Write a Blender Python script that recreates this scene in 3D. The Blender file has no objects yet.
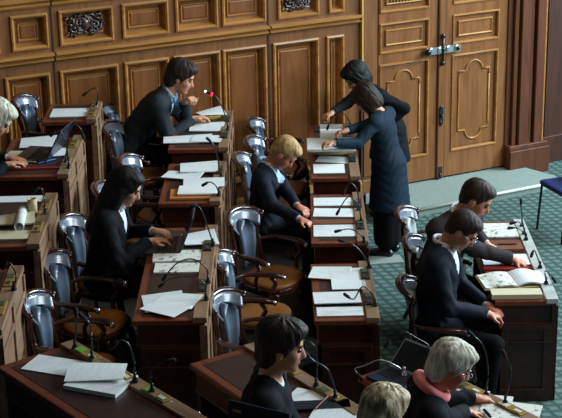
import bpy, bmesh, math, random
import numpy as np
from mathutils import Vector, Matrix, Euler
random.seed(4)
R = math.radians
scene = bpy.context.scene
col = scene.collection

# ------------------------------------------------------------------ camera
CAM_H = 4.9; FPX = 1500.0; W, H = 562, 418
PITCH = R(19.0); ROLL = R(1.04)
_f = Vector((0, math.cos(PITCH), -math.sin(PITCH)))
_r0 = Vector((1, 0, 0)); _u0 = _r0.cross(_f)
_r = _r0 * math.cos(ROLL) - _u0 * math.sin(ROLL)
_u = _r0 * math.sin(ROLL) + _u0 * math.cos(ROLL)
CAM = Vector((0, 0, CAM_H))
cd = bpy.data.cameras.new('camera'); cam = bpy.data.objects.new('camera', cd); col.objects.link(cam)
cam.matrix_world = Matrix(((_r.x, _u.x, -_f.x, 0), (_r.y, _u.y, -_f.y, 0), (_r.z, _u.z, -_f.z, CAM_H), (0, 0, 0, 1)))
cd.sensor_fit = 'HORIZONTAL'; cd.sensor_width = 36.0; cd.lens = 36.0 * FPX / W
cd.clip_end = 100
scene.camera = cam

def ray(px, py):
    return (_r * (px - W / 2) - _u * (py - H / 2) + _f * FPX)
def P(px, py, z=0.0):
    d = ray(px, py); t = (z - CAM_H) / d.z
    return CAM + d * t
def PY(px, py, Y):
    d = ray(px, py); return CAM + d * (Y / d.y)

# ------------------------------------------------------------------ light
world = bpy.data.worlds.new('world'); scene.world = world; world.use_nodes = True
bg = world.node_tree.nodes['Background']
bg.inputs[0].default_value = (0.42, 0.60, 0.72, 1); bg.inputs[1].default_value = 0.05
def area(name, loc, target, sx, sy, power, color):
    l = bpy.data.lights.new(name, 'AREA'); l.shape = 'RECTANGLE'; l.size = sx; l.size_y = sy
    l.energy = power; l.color = color
    o = bpy.data.objects.new(name, l); col.objects.link(o); o.location = loc
    o.rotation_euler = (Vector(target) - Vector(loc)).to_track_quat('-Z', 'Y').to_euler()
    return o
area('window_daylight', (8.5, 14.5, 5.6), (0.0, 10.5, 0.8), 4.5, 3.6, 1250, (0.66, 0.86, 1.0))
area('window_daylight', (9.5, 8.5, 5.4), (-1.0, 11.5, 1.2), 4.0, 3.6, 560, (0.80, 0.90, 1.0))
area('warm_wall_fill', (2.5, 9.0, 8.0), (-0.5, 13.5, 1.8), 2.0, 2.0, 95, (1.0, 0.80, 0.55))  # added warm fill from above, aimed at the panelled wall
scene.view_settings.view_transform = 'Standard'
scene.view_settings.look = 'None'
scene.view_settings.exposure = 0.38
scene.view_settings.gamma = 1.0
scene.view_settings.use_curve_mapping = False

# ------------------------------------------------------------------ materials
def _mat(name, rough=0.5, metal=0.0, spec=0.5, coat=0.0):
    m = bpy.data.materials.new(name); m.use_nodes = True
    b = m.node_tree.nodes['Principled BSDF']
    b.inputs['Roughness'].default_value = rough; b.inputs['Metallic'].default_value = metal
    b.inputs['Specular IOR Level'].default_value = spec
    if coat: b.inputs['Coat Weight'].default_value = coat; b.inputs['Coat Roughness'].default_value = 0.12
    return m, b, m.node_tree.nodes, m.node_tree.links
def srgb(c):
    return tuple(((v / 255) / 12.92 if v / 255 <= 0.04045 else ((v / 255 + 0.055) / 1.055) ** 2.4) for v in c) + (1,)
def noise_mat(name, c1, c2, scale=(1, 1, 1), nscale=5.0, rough=0.5, metal=0.0, spec=0.5, coat=0.0, bump=0.0, detail=4.0, lo=0.3, hi=0.7, distort=0.0):
    m, b, N, L = _mat(name, rough, metal, spec, coat)
    tc = N.new('ShaderNodeTexCoord'); mp = N.new('ShaderNodeMapping'); mp.inputs['Scale'].default_value = scale
    nz = N.new('ShaderNodeTexNoise'); nz.inputs['Scale'].default_value = nscale; nz.inputs['Detail'].default_value = detail
    nz.inputs['Distortion'].default_value = distort
    cr = N.new('ShaderNodeValToRGB'); cr.color_ramp.elements[0].position = lo; cr.color_ramp.elements[1].position = hi
    cr.color_ramp.elements[0].color = srgb(c1); cr.color_ramp.elements[1].color = srgb(c2)
    L.new(tc.outputs['Object'], mp.inputs['Vector']); L.new(mp.outputs[0], nz.inputs['Vector'])
    L.new(nz.outputs[0], cr.inputs[0]); L.new(cr.outputs[0], b.inputs['Base Color'])
    if bump:
        bp = N.new('ShaderNodeBump'); bp.inputs['Strength'].default_value = bump; bp.inputs['Distance'].default_value = 0.01
        L.new(nz.outputs[0], bp.inputs['Height']); L.new(bp.outputs[0], b.inputs['Normal'])
    return m
def wood(name, c1, c2, rough=0.4, axis='z', coat=0.0, ns=6.0):
    s = {'z': (3, 3, 0.35), 'x': (0.35, 3, 3), 'y': (3, 0.35, 3)}[axis]
    return noise_mat(name, c1, c2, s, ns, rough, coat=coat, detail=6, distort=0.6, bump=0.05)
M = {}
M['wall_wood'] = wood('oak_panelling', (108, 66, 32), (138, 90, 46), 0.42)
M['mould_wood'] = wood('oak_moulding_highlit', (146, 98, 48), (184, 132, 70), 0.27, 'x')  # lighter than the panelling: golden highlights put into the colour
M['field_wood'] = wood('oak_field', (112, 66, 30), (140, 88, 42), 0.38)
M['dark_gap'] = noise_mat('dark_wood_gap', (44, 26, 16), (58, 36, 22), rough=0.6)
M['door_wood'] = wood('door_oak', (118, 72, 36), (150, 98, 54), 0.36)
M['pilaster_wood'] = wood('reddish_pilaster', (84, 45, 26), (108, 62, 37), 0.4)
M['pale_gold'] = noise_mat('gold_edge', (190, 150, 80), (214, 176, 104), nscale=8, rough=0.35)
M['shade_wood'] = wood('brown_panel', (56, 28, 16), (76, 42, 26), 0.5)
M['desk_wood'] = wood('mahogany_unlit', (42, 18, 12), (66, 29, 19), 0.34, 'y', coat=0.15)  # mahogany darkened for the unlit sides and backs
M['desk_top'] = wood('mahogany_lit_top', (92, 44, 26), (124, 62, 38), 0.36, 'y', coat=0.15)  # the same mahogany in its lit tone, for the tops
M['inset'] = noise_mat('dark_desk_leather', (48, 30, 24), (64, 42, 34), nscale=30, rough=0.42)
M['rail'] = wood('window_lit_ledge_wood', (112, 84, 60), (156, 124, 94), 0.5, 'y')  # pale tone imitates window light on ledges and desk backs
M['brass'] = noise_mat('brass_console', (150, 122, 62), (180, 148, 84), nscale=14, rough=0.38, metal=0.4)
M['sheen_rail'] = noise_mat('window_sheen_ledge', (170, 176, 170), (200, 206, 198), nscale=10, rough=0.3)  # bright base stands in for window reflections along this ledge
M['chair_wood'] = wood('dark_walnut', (44, 24, 18), (72, 38, 27), 0.18, 'x', coat=0.7)
M['leather'] = noise_mat('sky_sheen_leather', (72, 88, 106), (100, 116, 134), nscale=6, rough=0.28, coat=0.35)  # blue-grey base stands in for sky reflected in the leather
M['pale_leather'] = noise_mat('pale_leather', (150, 168, 170), (182, 198, 196), nscale=6, rough=0.35, coat=0.2)
M['seat'] = noise_mat('tan_seat_leather', (128, 78, 28), (160, 104, 44), nscale=7, rough=0.42)
M['tack'] = noise_mat('polished_tip', (170, 180, 190), (210, 216, 222), rough=0.15, metal=0.8)
M['black_metal'] = noise_mat('black_metal', (16, 18, 22), (30, 32, 38), rough=0.3, spec=0.6)
M['grey_metal'] = noise_mat('gooseneck_steel', (60, 68, 76), (86, 94, 102), rough=0.25, metal=0.7)
M['chrome'] = noise_mat('silver', (176, 182, 186), (214, 218, 220), rough=0.2, metal=0.7)
M['foam'] = noise_mat('mic_foam', (14, 14, 16), (26, 26, 30), nscale=90, rough=0.9)
M['green_label'] = noise_mat('green_label', (96, 150, 50), (122, 176, 66), rough=0.5)
M['dull_label'] = noise_mat('dull_green_label', (58, 72, 46), (74, 90, 58), rough=0.5)
M['white_label'] = noise_mat('white_label', (200, 196, 170), (222, 218, 196), rough=0.5)
M['card'] = noise_mat('cream_card', (196, 178, 134), (216, 198, 154), nscale=6, rough=0.6)
M['orange_card'] = noise_mat('orange_card', (186, 112, 48), (208, 134, 62), rough=0.6)
M['brown_card'] = noise_mat('brown_folder', (112, 68, 48), (136, 86, 62), rough=0.45)
M['red_card'] = noise_mat('red_card', (132, 28, 24), (156, 40, 32), rough=0.5)
M['black_card'] = noise_mat('black_folder', (24, 28, 36), (38, 42, 52), rough=0.4)
M['yellow_card'] = noise_mat('yellow_card', (176, 150, 50), (196, 170, 66), rough=0.6)
M['laptop'] = noise_mat('laptop_shell', (26, 36, 52), (40, 54, 74), rough=0.3)
M['laptop_silver'] = noise_mat('laptop_grey_shell', (120, 140, 156), (140, 158, 172), rough=0.3)
M['key'] = noise_mat('laptop_keys', (14, 14, 18), (30, 30, 36), nscale=60, rough=0.5)
M['screen'] = noise_mat('dim_screen', (26, 46, 72), (44, 66, 94), nscale=3, rough=0.15)
M['plastic_blue'] = noise_mat('blue_pen', (40, 92, 176), (60, 110, 196), rough=0.3)
M['blue_fabric'] = noise_mat('blue_upholstery', (26, 48, 104), (42, 66, 126), nscale=60, rough=0.85)
M['skin'] = noise_mat('skin', (196, 138, 108), (214, 158, 126), nscale=9, rough=0.5)
M['skin_ruddy'] = noise_mat('skin_ruddy', (190, 118, 88), (206, 136, 104), nscale=9, rough=0.5)
M['shirt_white'] = noise_mat('white_shirt', (206, 214, 220), (226, 232, 236), rough=0.7)
M['shirt_blue'] = noise_mat('pale_blue_shirt', (150, 180, 206), (172, 198, 220), rough=0.7)
M['suit_grey'] = noise_mat('grey_blue_suit', (32, 40, 46), (46, 55, 62), nscale=70, rough=0.85, spec=0.2)
M['suit_navy'] = noise_mat('navy_suit', (9, 16, 30), (17, 26, 42), nscale=70, rough=0.8, spec=0.25)
M['suit_black'] = noise_mat('black_cloth', (7, 9, 13), (14, 17, 23), nscale=60, rough=0.85, spec=0.2)
M['suit_teal'] = noise_mat('dark_teal_cloth', (8, 28, 42), (15, 42, 58), nscale=50, rough=0.8, spec=0.25)
M['suit_brown'] = noise_mat('grey_brown_suit', (46, 43, 46), (62, 58, 60), nscale=70, rough=0.85, spec=0.2)
M['trouser'] = noise_mat('dark_trousers', (7, 8, 11), (13, 14, 18), nscale=70, rough=0.9, spec=0.15)
M['shoe'] = noise_mat('black_shoe', (12, 12, 14), (22, 22, 24), rough=0.3)
M['tie'] = noise_mat('blue_tie', (54, 84, 128), (80, 110, 152), nscale=40, rough=0.5)
M['scarf'] = noise_mat('pink_scarf', (244, 120, 122), (255, 160, 158), nscale=20, rough=0.8)
def hair(n, a, b): return noise_mat(n, a, b, (16, 16, 5), 2.6, rough=0.62, spec=0.3, bump=0.5, detail=3)
M['hair_black'] = hair('black_hair', (9, 8, 9), (22, 19, 20))
M['hair_dark'] = hair('dark_brown_hair', (24, 17, 13), (58, 44, 35))
M['hair_brown'] = hair('brown_hair', (60, 44, 34), (96, 74, 58))
M['hair_blond'] = hair('blond_hair', (142, 108, 66), (206, 172, 118))
M['hair_white'] = hair('white_hair', (140, 134, 112), (244, 242, 226))
M['hair_ash'] = hair('ash_hair', (104, 82, 52), (244, 226, 186))
M['eye'] = noise_mat('eye', (30, 24, 20), (60, 50, 44), rough=0.2)
M['glass'] = noise_mat('spectacle_rim', (150, 150, 150), (190, 190, 190), rough=0.2, metal=0.6)
def led(name, c, s):
    m, b, N, L = _mat(name); b.inputs['Base Color'].default_value = srgb(c)
    b.inputs['Emission Color'].default_value = srgb(c); b.inputs['Emission Strength'].default_value = s
    return m
M['led_red'] = led('red_mic_light', (255, 20, 50), 3.0)
M['led_white'] = led('white_mic_light', (190, 210, 255), 2.5)

def carpet_mat():
    m, b, N, L = _mat('teal_carpet', 0.9, spec=0.2)
    tc = N.new('ShaderNodeTexCoord'); out = []
    for ang in (52, 128):
        mp = N.new('ShaderNodeMapping'); mp.inputs['Rotation'].default_value = (0, 0, R(ang + 33))
        wv = N.new('ShaderNodeTexWave'); wv.inputs['Scale'].default_value = 3.4; wv.inputs['Distortion'].default_value = 0.8
        wv.inputs['Detail'].default_value = 2; wv.inputs['Detail Scale'].default_value = 3
        L.new(tc.outputs['Object'], mp.inputs[0]); L.new(mp.outputs[0], wv.inputs[0]); out.append(wv)
    mx = N.new('ShaderNodeMath'); mx.operation = 'MAXIMUM'
    L.new(out[0].outputs['Fac'], mx.inputs[0]); L.new(out[1].outputs['Fac'], mx.inputs[1])
    cr = N.new('ShaderNodeValToRGB'); e = cr.color_ramp.elements
    e[0].position = 0.35; e[1].position = 0.98; e[0].color = srgb((98, 122, 112)); e[1].color = srgb((58, 80, 75))
    nz = N.new('ShaderNodeTexNoise'); nz.inputs['Scale'].default_value = 60
    mix = N.new('ShaderNodeMixRGB'); mix.blend_type = 'OVERLAY'; mix.inputs[0].default_value = 0.5
    L.new(mx.outputs[0], cr.inputs[0]); L.new(cr.outputs[0], mix.inputs[1]); L.new(nz.outputs[0], mix.inputs[2])
    L.new(tc.outputs['Object'], nz.inputs[0]); L.new(mix.outputs[0], b.inputs['Base Color'])
    return m
M['carpet'] = carpet_mat()
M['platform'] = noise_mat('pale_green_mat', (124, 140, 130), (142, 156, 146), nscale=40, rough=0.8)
M['nosing'] = noise_mat('step_edge', (196, 208, 190), (216, 226, 208), rough=0.5)
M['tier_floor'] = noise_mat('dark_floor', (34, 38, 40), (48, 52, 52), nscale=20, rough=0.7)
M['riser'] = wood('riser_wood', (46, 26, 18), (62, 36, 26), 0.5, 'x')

def paper_mat(name, base, ink, axis=1, dens=150.0, amt=0.2):
    m, b, N, L = _mat(name, 0.65, spec=0.3)
    tc = N.new('ShaderNodeTexCoord'); sp = N.new('ShaderNodeSeparateXYZ'); L.new(tc.outputs['Object'], sp.inputs[0])
    s = N.new('ShaderNodeMath'); s.operation = 'MULTIPLY'; s.inputs[1].default_value = dens * 3
    L.new(sp.outputs[0], s.inputs[0])
    sn = N.new('ShaderNodeMath'); sn.operation = 'SINE'; L.new(s.outputs[0], sn.inputs[0])
    gt = N.new('ShaderNodeMath'); gt.operation = 'GREATER_THAN'; gt.inputs[1].default_value = 0.35; L.new(sn.outputs[0], gt.inputs[0])
    mp = N.new('ShaderNodeMapping'); mp.inputs['Scale'].default_value = (8, 30, 1); L.new(tc.outputs['Object'], mp.inputs[0])
    nz = N.new('ShaderNodeTexNoise'); nz.inputs['Scale'].default_value = 1.3; L.new(mp.outputs[0], nz.inputs[0])
    g2 = N.new('ShaderNodeMath'); g2.operation = 'GREATER_THAN'; g2.inputs[1].default_value = 0.5; L.new(nz.outputs[0], g2.inputs[0])
    mu = N.new('ShaderNodeMath'); mu.operation = 'MULTIPLY'; L.new(gt.outputs[0], mu.inputs[0]); L.new(g2.outputs[0], mu.inputs[1])
    m2 = N.new('ShaderNodeMath'); m2.operation = 'MULTIPLY'; m2.inputs[1].default_value = amt; L.new(mu.outputs[0], m2.inputs[0])
    mix = N.new('ShaderNodeMixRGB'); mix.inputs[1].default_value = srgb(base); mix.inputs[2].default_value = srgb(ink)
    L.new(m2.outputs[0], mix.inputs[0]); L.new(mix.outputs[0], b.inputs['Base Color'])
    return m
M['paper'] = paper_mat('printed_paper', (232, 238, 236), (110, 116, 122))
M['blank'] = noise_mat('white_paper', (232, 238, 236), (240, 244, 242), rough=0.6)
M['cream'] = paper_mat('cream_paper', (216, 206, 172), (120, 110, 90))
def picture_paper():
    m = noise_mat('newspaper', (124, 128, 124), (228, 228, 216), nscale=26, rough=0.6, lo=0.34, hi=0.46)
    return m
M['news'] = picture_paper()

# ------------------------------------------------------------------ mesh helpers
def finish(name, bm, mat, parent=None, smooth=False, bevel=0.0, loc=None, rot=None, subsurf=0):
    me = bpy.data.meshes.new(name)
    bmesh.ops.recalc_face_normals(bm, faces=bm.faces)
    if smooth:
        for f in bm.faces: f.smooth = True
    bm.to_mesh(me); bm.free()
    for m in (mat if isinstance(mat, (list, tuple)) else [mat]): me.materials.append(M[m])
    o = bpy.data.objects.new(name, me); col.objects.link(o)
    if parent: o.parent = parent
    if loc is not None: o.location = loc
    if rot is not None: o.rotation_euler = rot
    if bevel:
        b = o.modifiers.new('bevel', 'BEVEL'); b.width = bevel; b.segments = 2; b.limit_method = 'ANGLE'
    if subsurf:
        s = o.modifiers.new('sub', 'SUBSURF'); s.levels = subsurf; s.render_levels = subsurf
    return o
def box(bm, x0, x1, y0, y1, z0, z1, mi=0, mat=None):
    vs = [bm.verts.new(v) for v in ((x0,y0,z0),(x1,y0,z0),(x1,y1,z0),(x0,y1,z0),(x0,y0,z1),(x1,y0,z1),(x1,y1,z1),(x0,y1,z1))]
    if mat is not None:
        for v in vs: v.co = mat @ v.co
    for q in ((0,3,2,1),(4,5,6,7),(0,1,5,4),(1,2,6,5),(2,3,7,6),(3,0,4,7)):
        f = bm.faces.new([vs[i] for i in q]); f.material_index = mi
    return vs
def spline(pts, n=6):
    pts = [Vector(p) for p in pts]; out = []
    for i in range(len(pts) - 1):
        p0 = pts[i - 1] if i else pts[i]; p1, p2 = pts[i], pts[i + 1]; p3 = pts[i + 2] if i + 2 < len(pts) else p2
        for k in range(n):
            t = k / n
            out.append(0.5 * ((2 * p1) + (p2 - p0) * t + (2 * p0 - 5 * p1 + 4 * p2 - p3) * t * t + (3 * p1 - p0 - 3 * p2 + p3) * t ** 3))
    out.append(pts[-1]); return out
def tube(bm, pts, rad, seg=8, flat=1.0, up=(0, 0, 1), mi=0):
    """rad: number or list; flat scales the section along the second axis"""
    pts = [Vector(p) for p in pts]; n = len(pts)
    rr = rad if isinstance(rad, (list, tuple)) else [rad] * n
    if len(rr) != n: rr = [np.interp(i / (n - 1), np.linspace(0, 1, len(rr)), rr) for i in range(n)]
    rings = []; up = Vector(up)
    for i, p in enumerate(pts):
        d = (pts[min(i + 1, n - 1)] - pts[max(i - 1, 0)]).normalized()
        a = d.cross(up)
        if a.length < 1e-3: a = d.cross(Vector((1, 0.02, 0)))
        a.normalize(); b = a.cross(d).normalized()
        rings.append([bm.verts.new(p + (a * math.cos(t) + b * math.sin(t) * flat) * rr[i]) for t in [2 * math.pi * k / seg for k in range(seg)]])
    for i in range(n - 1):
        for k in range(seg):
            f = bm.faces.new((rings[i][k], rings[i][(k + 1) % seg], rings[i + 1][(k + 1) % seg], rings[i + 1][k])); f.material_index = mi; f.smooth = True
    bm.faces.new(rings[0][::-1]).material_index = mi; bm.faces.new(rings[-1]).material_index = mi
def blob(bm, c, r, rot=None, seg=12, rings=8, mi=0):
    mt = Matrix.Translation(Vector(c)) @ (rot.to_4x4() if rot else Matrix()) @ Matrix.Diagonal((*r, 1))
    g = bmesh.ops.create_uvsphere(bm, u_segments=seg, v_segments=rings, radius=1.0, matrix=mt)
    for v in g['verts']:
        for f in v.link_faces: f.material_index = mi; f.smooth = True
def prism(bm, pts, z0, z1, mi=0):
    a = [bm.verts.new((p[0], p[1], z0)) for p in pts]; b = [bm.verts.new((p[0], p[1], z1)) for p in pts]
    n = len(pts); bm.faces.new(a[::-1]).material_index = mi; bm.faces.new(b).material_index = mi
    for i in range(n):
        bm.faces.new((a[i], a[(i + 1) % n], b[(i + 1) % n], b[i])).material_index = mi
def sheet(bm, fn, nu, nv, th):
    """closed slab from fn(u,v)->(point, normal)"""
    T, B = [], []
    for i in range(nu + 1):
        t, b = [], []
        for j in range(nv + 1):
            p, n = fn(i / nu, j / nv); p = Vector(p); n = Vector(n).normalized()
            t.append(bm.verts.new(p + n * th / 2)); b.append(bm.verts.new(p - n * th / 2))
        T.append(t); B.append(b)
    for i in range(nu):
        for j in range(nv):
            bm.faces.new((T[i][j], T[i+1][j], T[i+1][j+1], T[i][j+1])); bm.faces.new((B[i][j], B[i][j+1], B[i+1][j+1], B[i+1][j]))
    for i in range(nu):
        bm.faces.new((T[i][0], B[i][0], B[i+1][0], T[i+1][0])); bm.faces.new((T[i][nv], T[i+1][nv], B[i+1][nv], B[i][nv]))
    for j in range(nv):
        bm.faces.new((T[0][j], T[0][j+1], B[0][j+1], B[0][j])); bm.faces.new((T[nu][j], B[nu][j], B[nu][j+1], T[nu][j+1]))
def tag(o, label, cat, group=None, kind=None):
    if label: o['label'] = label
    if cat: o['category'] = cat
    if group: o['group'] = group
    if kind: o['kind'] = kind
    return o
def empty(name, loc=(0, 0, 0), rz=0.0, label=None, cat=None, group=None):
    o = bpy.data.objects.new(name, None); col.objects.link(o); o.location = loc; o.rotation_euler = (0, 0, rz)
    o.empty_display_size = 0.1
    return tag(o, label, cat, group)
def copy_tree(o, parent=None):
    c = o.copy(); col.objects.link(c); c.parent = parent
    for ch in list(o.children): copy_tree(ch, c)
    return c
def struct(o): o['kind'] = 'structure'; return o

# ------------------------------------------------------------------ back wall frame (u along wall, v out of the wall, z up)
W0 = P(394, 186, 0.08); W1 = P(504, 166, 0.08)
wd = (W1 - W0); wd.z = 0; wd.normalize(); wn = Vector((wd.y, -wd.x, 0))
WANG = math.atan2(wd.y, wd.x)
print('wall angle', math.degrees(WANG), W0, W1)
WM = Matrix(((wd.x, wn.x, 0, W0.x), (wd.y, wn.y, 0, W0.y), (0, 0, 1, 0), (0, 0, 0, 1)))
def U(px, py):
    d = ray(px, py); k = (W0 - CAM).dot(wn) / d.dot(wn); p = CAM + d * k
    return (p - W0).dot(wd), p.z
def wfinish(name, bm, mat, parent=None, **k):
    o = finish(name, bm, mat, None, **k)
    if parent: o.parent = parent      # parent carries WM
    else: o.matrix_world = WM
    return o
# ------------------------------------------------------------------ floors, tiers
T3, T2, T1 = 0.2, 0.5, 0.8
TOP = 0.78
TIER = {4: 0.0, 3: T3, 2: T2, 1: T1}
def DP(px, py, t): return P(px, py, TIER[t] + TOP)
# desk table: tier, far back corner px, near back corner px, width
DESKS = [
 ('a1', 1, (101, 103), (95, 121), .44), ('b1', 1, (83, 137), (67, 176), .56), ('c1', 1, (56, 195), (38, 246), .60), ('d1', 1, (22, 268), (0, 332), .45),
 ('a2', 2, (232, 112), (227, 149), .50), ('b2', 2, (225, 163), (219, 203), .46), ('c2', 2, (216, 227), (205, 320), .45),
 ('a3', 3, (351, 125), (359, 178), .41), ('b3', 3, (361, 194), (367, 243), .42), ('c3', 3, (368, 263), (378, 320), .42),
 ('a4', 4, (522, 221), (557, 301), .44),
 ('n1', 1, (72, 343), (280, 465), .46), ('n2', 2, (254, 345), (366, 414), .44), ('n3', 3, (411, 358), (545, 424), .43),
]
def back_xy(t, far, near):
    a, b = DP(*far, t), DP(*near, t); return a, b
floor_bm = bmesh.new(); box(floor_bm, -9, 9, -1, 22, -0.1, 0)
struct(finish('floor', floor_bm, 'carpet'))
def tier(name, t, z, zlow, hmat):
    ds = [d for d in DESKS if d[1] == t]
    pts = []
    for d in ds:
        a, b = back_xy(t, d[2], d[3]); pts += [a, b]
    # extend to the wall at the far end
    e = (pts[0] - pts[1]).normalized(); k = (W0 - pts[0]).dot(wn) / e.dot(wn)
    pts.insert(0, pts[0] + e * (k + 0.02))
    e2 = (pts[-1] - pts[-2]).normalized(); pts.append(pts[-1] + e2 * 6)
    pl = [(p.x, p.y) for p in pts]
    wl = W0 - wd * 9.0
    pl += [(-8.5, pl[-1][1]), (-8.5, wl.y), (wl.x, wl.y)]
    bm = bmesh.new(); prism(bm, pl, zlow, z)
    for f in bm.faces:
        f.material_index = 0 if abs(f.normal.z) > 0.5 else 1
    bmesh.ops.recalc_face_normals(bm, faces=bm.faces)
    for f in bm.faces: f.material_index = 0 if abs(f.normal.z) > 0.5 else 1
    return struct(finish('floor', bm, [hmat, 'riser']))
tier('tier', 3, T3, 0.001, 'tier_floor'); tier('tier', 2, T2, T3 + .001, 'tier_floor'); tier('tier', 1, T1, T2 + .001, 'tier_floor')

# pale step in front of the door
pp = [P(394, 187, 0.08), P(366, 193, .08), P(366, 204, 0.08), P(419, 209, 0.08), P(492, 194, .08), P(543, 184, .08), P(556, 176, .08), P(520, 166, .08), P(504, 166, .08)]
pl = [(p.x, p.y) for p in pp]
pl[0] = tuple((W0 - wn * -0.0)[:2]); pl[-1] = tuple((W1)[:2]); 
bm = bmesh.new(); prism(bm, pl, 0.001, 0.08)
struct(finish('floor', bm, 'platform'))
bm = bmesh.new(); q = [P(x, y, .082) for x, y in ((419, 209), (492, 194), (543, 184))]
tube(bm, [(p.x, p.y, 0.072) for p in q], 0.016, 6)
struct(finish('trim_1', bm, 'nosing'))
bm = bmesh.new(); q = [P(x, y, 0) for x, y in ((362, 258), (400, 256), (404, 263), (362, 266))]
prism(bm, [(p.x, p.y) for p in q], 0.001, 0.012)  # pale strip stands in for light falling on the carpet
tag(finish('lit_carpet_strip', bm, 'platform'), 'narrow pale green mat on the carpet just below the standing woman\'s feet', 'mat')

# ------------------------------------------------------------------ panelled wall
def panel_field(bm, u0, u1, z0, z1, prof, mi=None):
    """prof: list of (inset, v). rings, closed with a flat centre"""
    rings = []
    for ins, v in prof:
        rings.append([bm.verts.new(c) for c in ((u0+ins, v, z0+ins), (u1-ins, v, z0+ins), (u1-ins, v, z1-ins), (u0+ins, v, z1-ins))])
    for k, (a, b) in enumerate(zip(rings, rings[1:])):
        for i in range(4):
            f = bm.faces.new((a[i], a[(i+1) % 4], b[(i+1) % 4], b[i])); f.material_index = mi[k] if mi else 0
    f = bm.faces.new(rings[-1]); f.material_index = mi[-1] if mi else 0
wall = bmesh.new()
uL = -6.6; uR = U(357, 100)[0]
EDGE_L, ZT = U(-30, 0)[0], 3.6
box(wall, uL, uR, -0.25, 0.0, 0.0, ZT)
wall_o = struct(wfinish('wall_back', wall, 'wall_wood'))
PROF = [(0, .06), (.004, .078), (.018, .082), (.034, .07), (.045, .035), (.055, .012), (.075, .010), (.080, .022), (.088, .022), (.098, .010), (.104, .022), (.110, .024)]
MI = [1, 1, 1, 1, 1, 2, 2, 1, 1, 1, 2, 2]
def bay(bm, u0, u1, z0, z1, panels):
    """stiles and rails as boxes around panel holes"""
    us = [u0] + [x for p in panels for x in (p[0], p[1])] + [u1]
    for i in range(0, len(us), 2): box(bm, us[i], us[i+1], -.01, .06, z0, z1)
    for p in panels:
        box(bm, p[0], p[1], -.01, .06, z0, p[2]); box(bm, p[0], p[1], -.01, .06, p[3], z1)
# pixel measurements (x0, x1) at a reference y
def ux(px, py): return U(px, py)[0]
ZM0, ZM1 = 1.845, 1.93
rowU = [(8, 46, 30), (56, 111, 26), (119, 166, 20), (172, 215, 14), (218.5, 263, 12), (274, 316, 8), (325, 341, 6)]
rowL = [(3, 49, 90), (58, 117, 90), (122, 167, 80), (171, 218, 80), (220, 264, 80), (270, 316, 80), (323, 341, 80)]
holesU = [(ux(-52, 35), ux(-3, 33), 1.97, 2.29)] + [(ux(a, y), ux(b, y), 1.97, 2.29) for a, b, y in rowU]
holesL = [(ux(-54, 95), ux(-5, 95), .42, 1.755)] + [(ux(a, y), ux(b, y), .42, 1.755) for a, b, y in rowL]
bm = bmesh.new()
bay(bm, uL + .01, uR, 0.26, ZM0, [h for h in holesL]); bay(bm, uL + .01, uR, ZM1, ZT, holesU)
wfinish('wall_stiles', bm, 'wall_wood', wall_o)
for i, h in enumerate(holesU):
    bm = bmesh.new()
    if i in (2, 6):
        panel_field(bm, *h, PROF[:8] + [(.10, .016)], MI[:7] + [1, 2])
    else: panel_field(bm, *h, PROF, MI)
    wfinish('wall_panel', bm, ['wall_wood', 'mould_wood', 'field_wood'], wall_o)
for h in holesL:
    bm = bmesh.new(); panel_field(bm, *h, PROF, MI); wfinish('wall_panel', bm, ['wall_wood', 'mould_wood', 'field_wood'], wall_o)
def prof_run(bm, u0, u1, prof, mi=0):
    """horizontal moulding: prof list of (v, z)"""
    a = [bm.verts.new((u0, v, z)) for v, z in prof]; b = [bm.verts.new((u1, v, z)) for v, z in prof]
    for i in range(len(prof) - 1): bm.faces.new((a[i], b[i], b[i+1], a[i+1])).material_index = mi
    bm.faces.new(a); bm.faces.new(b[::-1])
g1, g2 = ux(50.5, 40), ux(266, 60)
spans = [(uL + .01, g1 - .008), (g1 + .008, g2 - .008), (g2 + .008, uR)]
for k, (s0, s1) in enumerate(spans):
    bm = bmesh.new()
    prof_run(bm, s0, s1, [(.05, ZM0), (.085, ZM0 + .005), (.10, ZM0 + .018), (.085, ZM0 + .032), (.075, ZM0 + .042), (.09, ZM0 + .052), (.125, ZM0 + .062), (.125, ZM1 - .008), (.11, ZM1), (.05, ZM1 + .004)])
    prof_run(bm, s0, s1, [(.05, 2.335), (.075, 2.34), (.09, 2.36), (.07, 2.38), (.11, 2.40), (.11, 2.43), (.05, 2.44)])
    prof_run(bm, s0, s1, [(.05, .02), (.11, .02), (.11, .20), (.085, .235), (.06, .27)])
    wfinish('wall_moulding', bm, 'mould_wood', wall_o)
bm = bmesh.new()
for g in (g1, g2): box(bm, g - .007, g + .007, .055, .066, .02, ZT)
wfinish('wall_joint', bm, 'dark_gap', wall_o)
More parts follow.
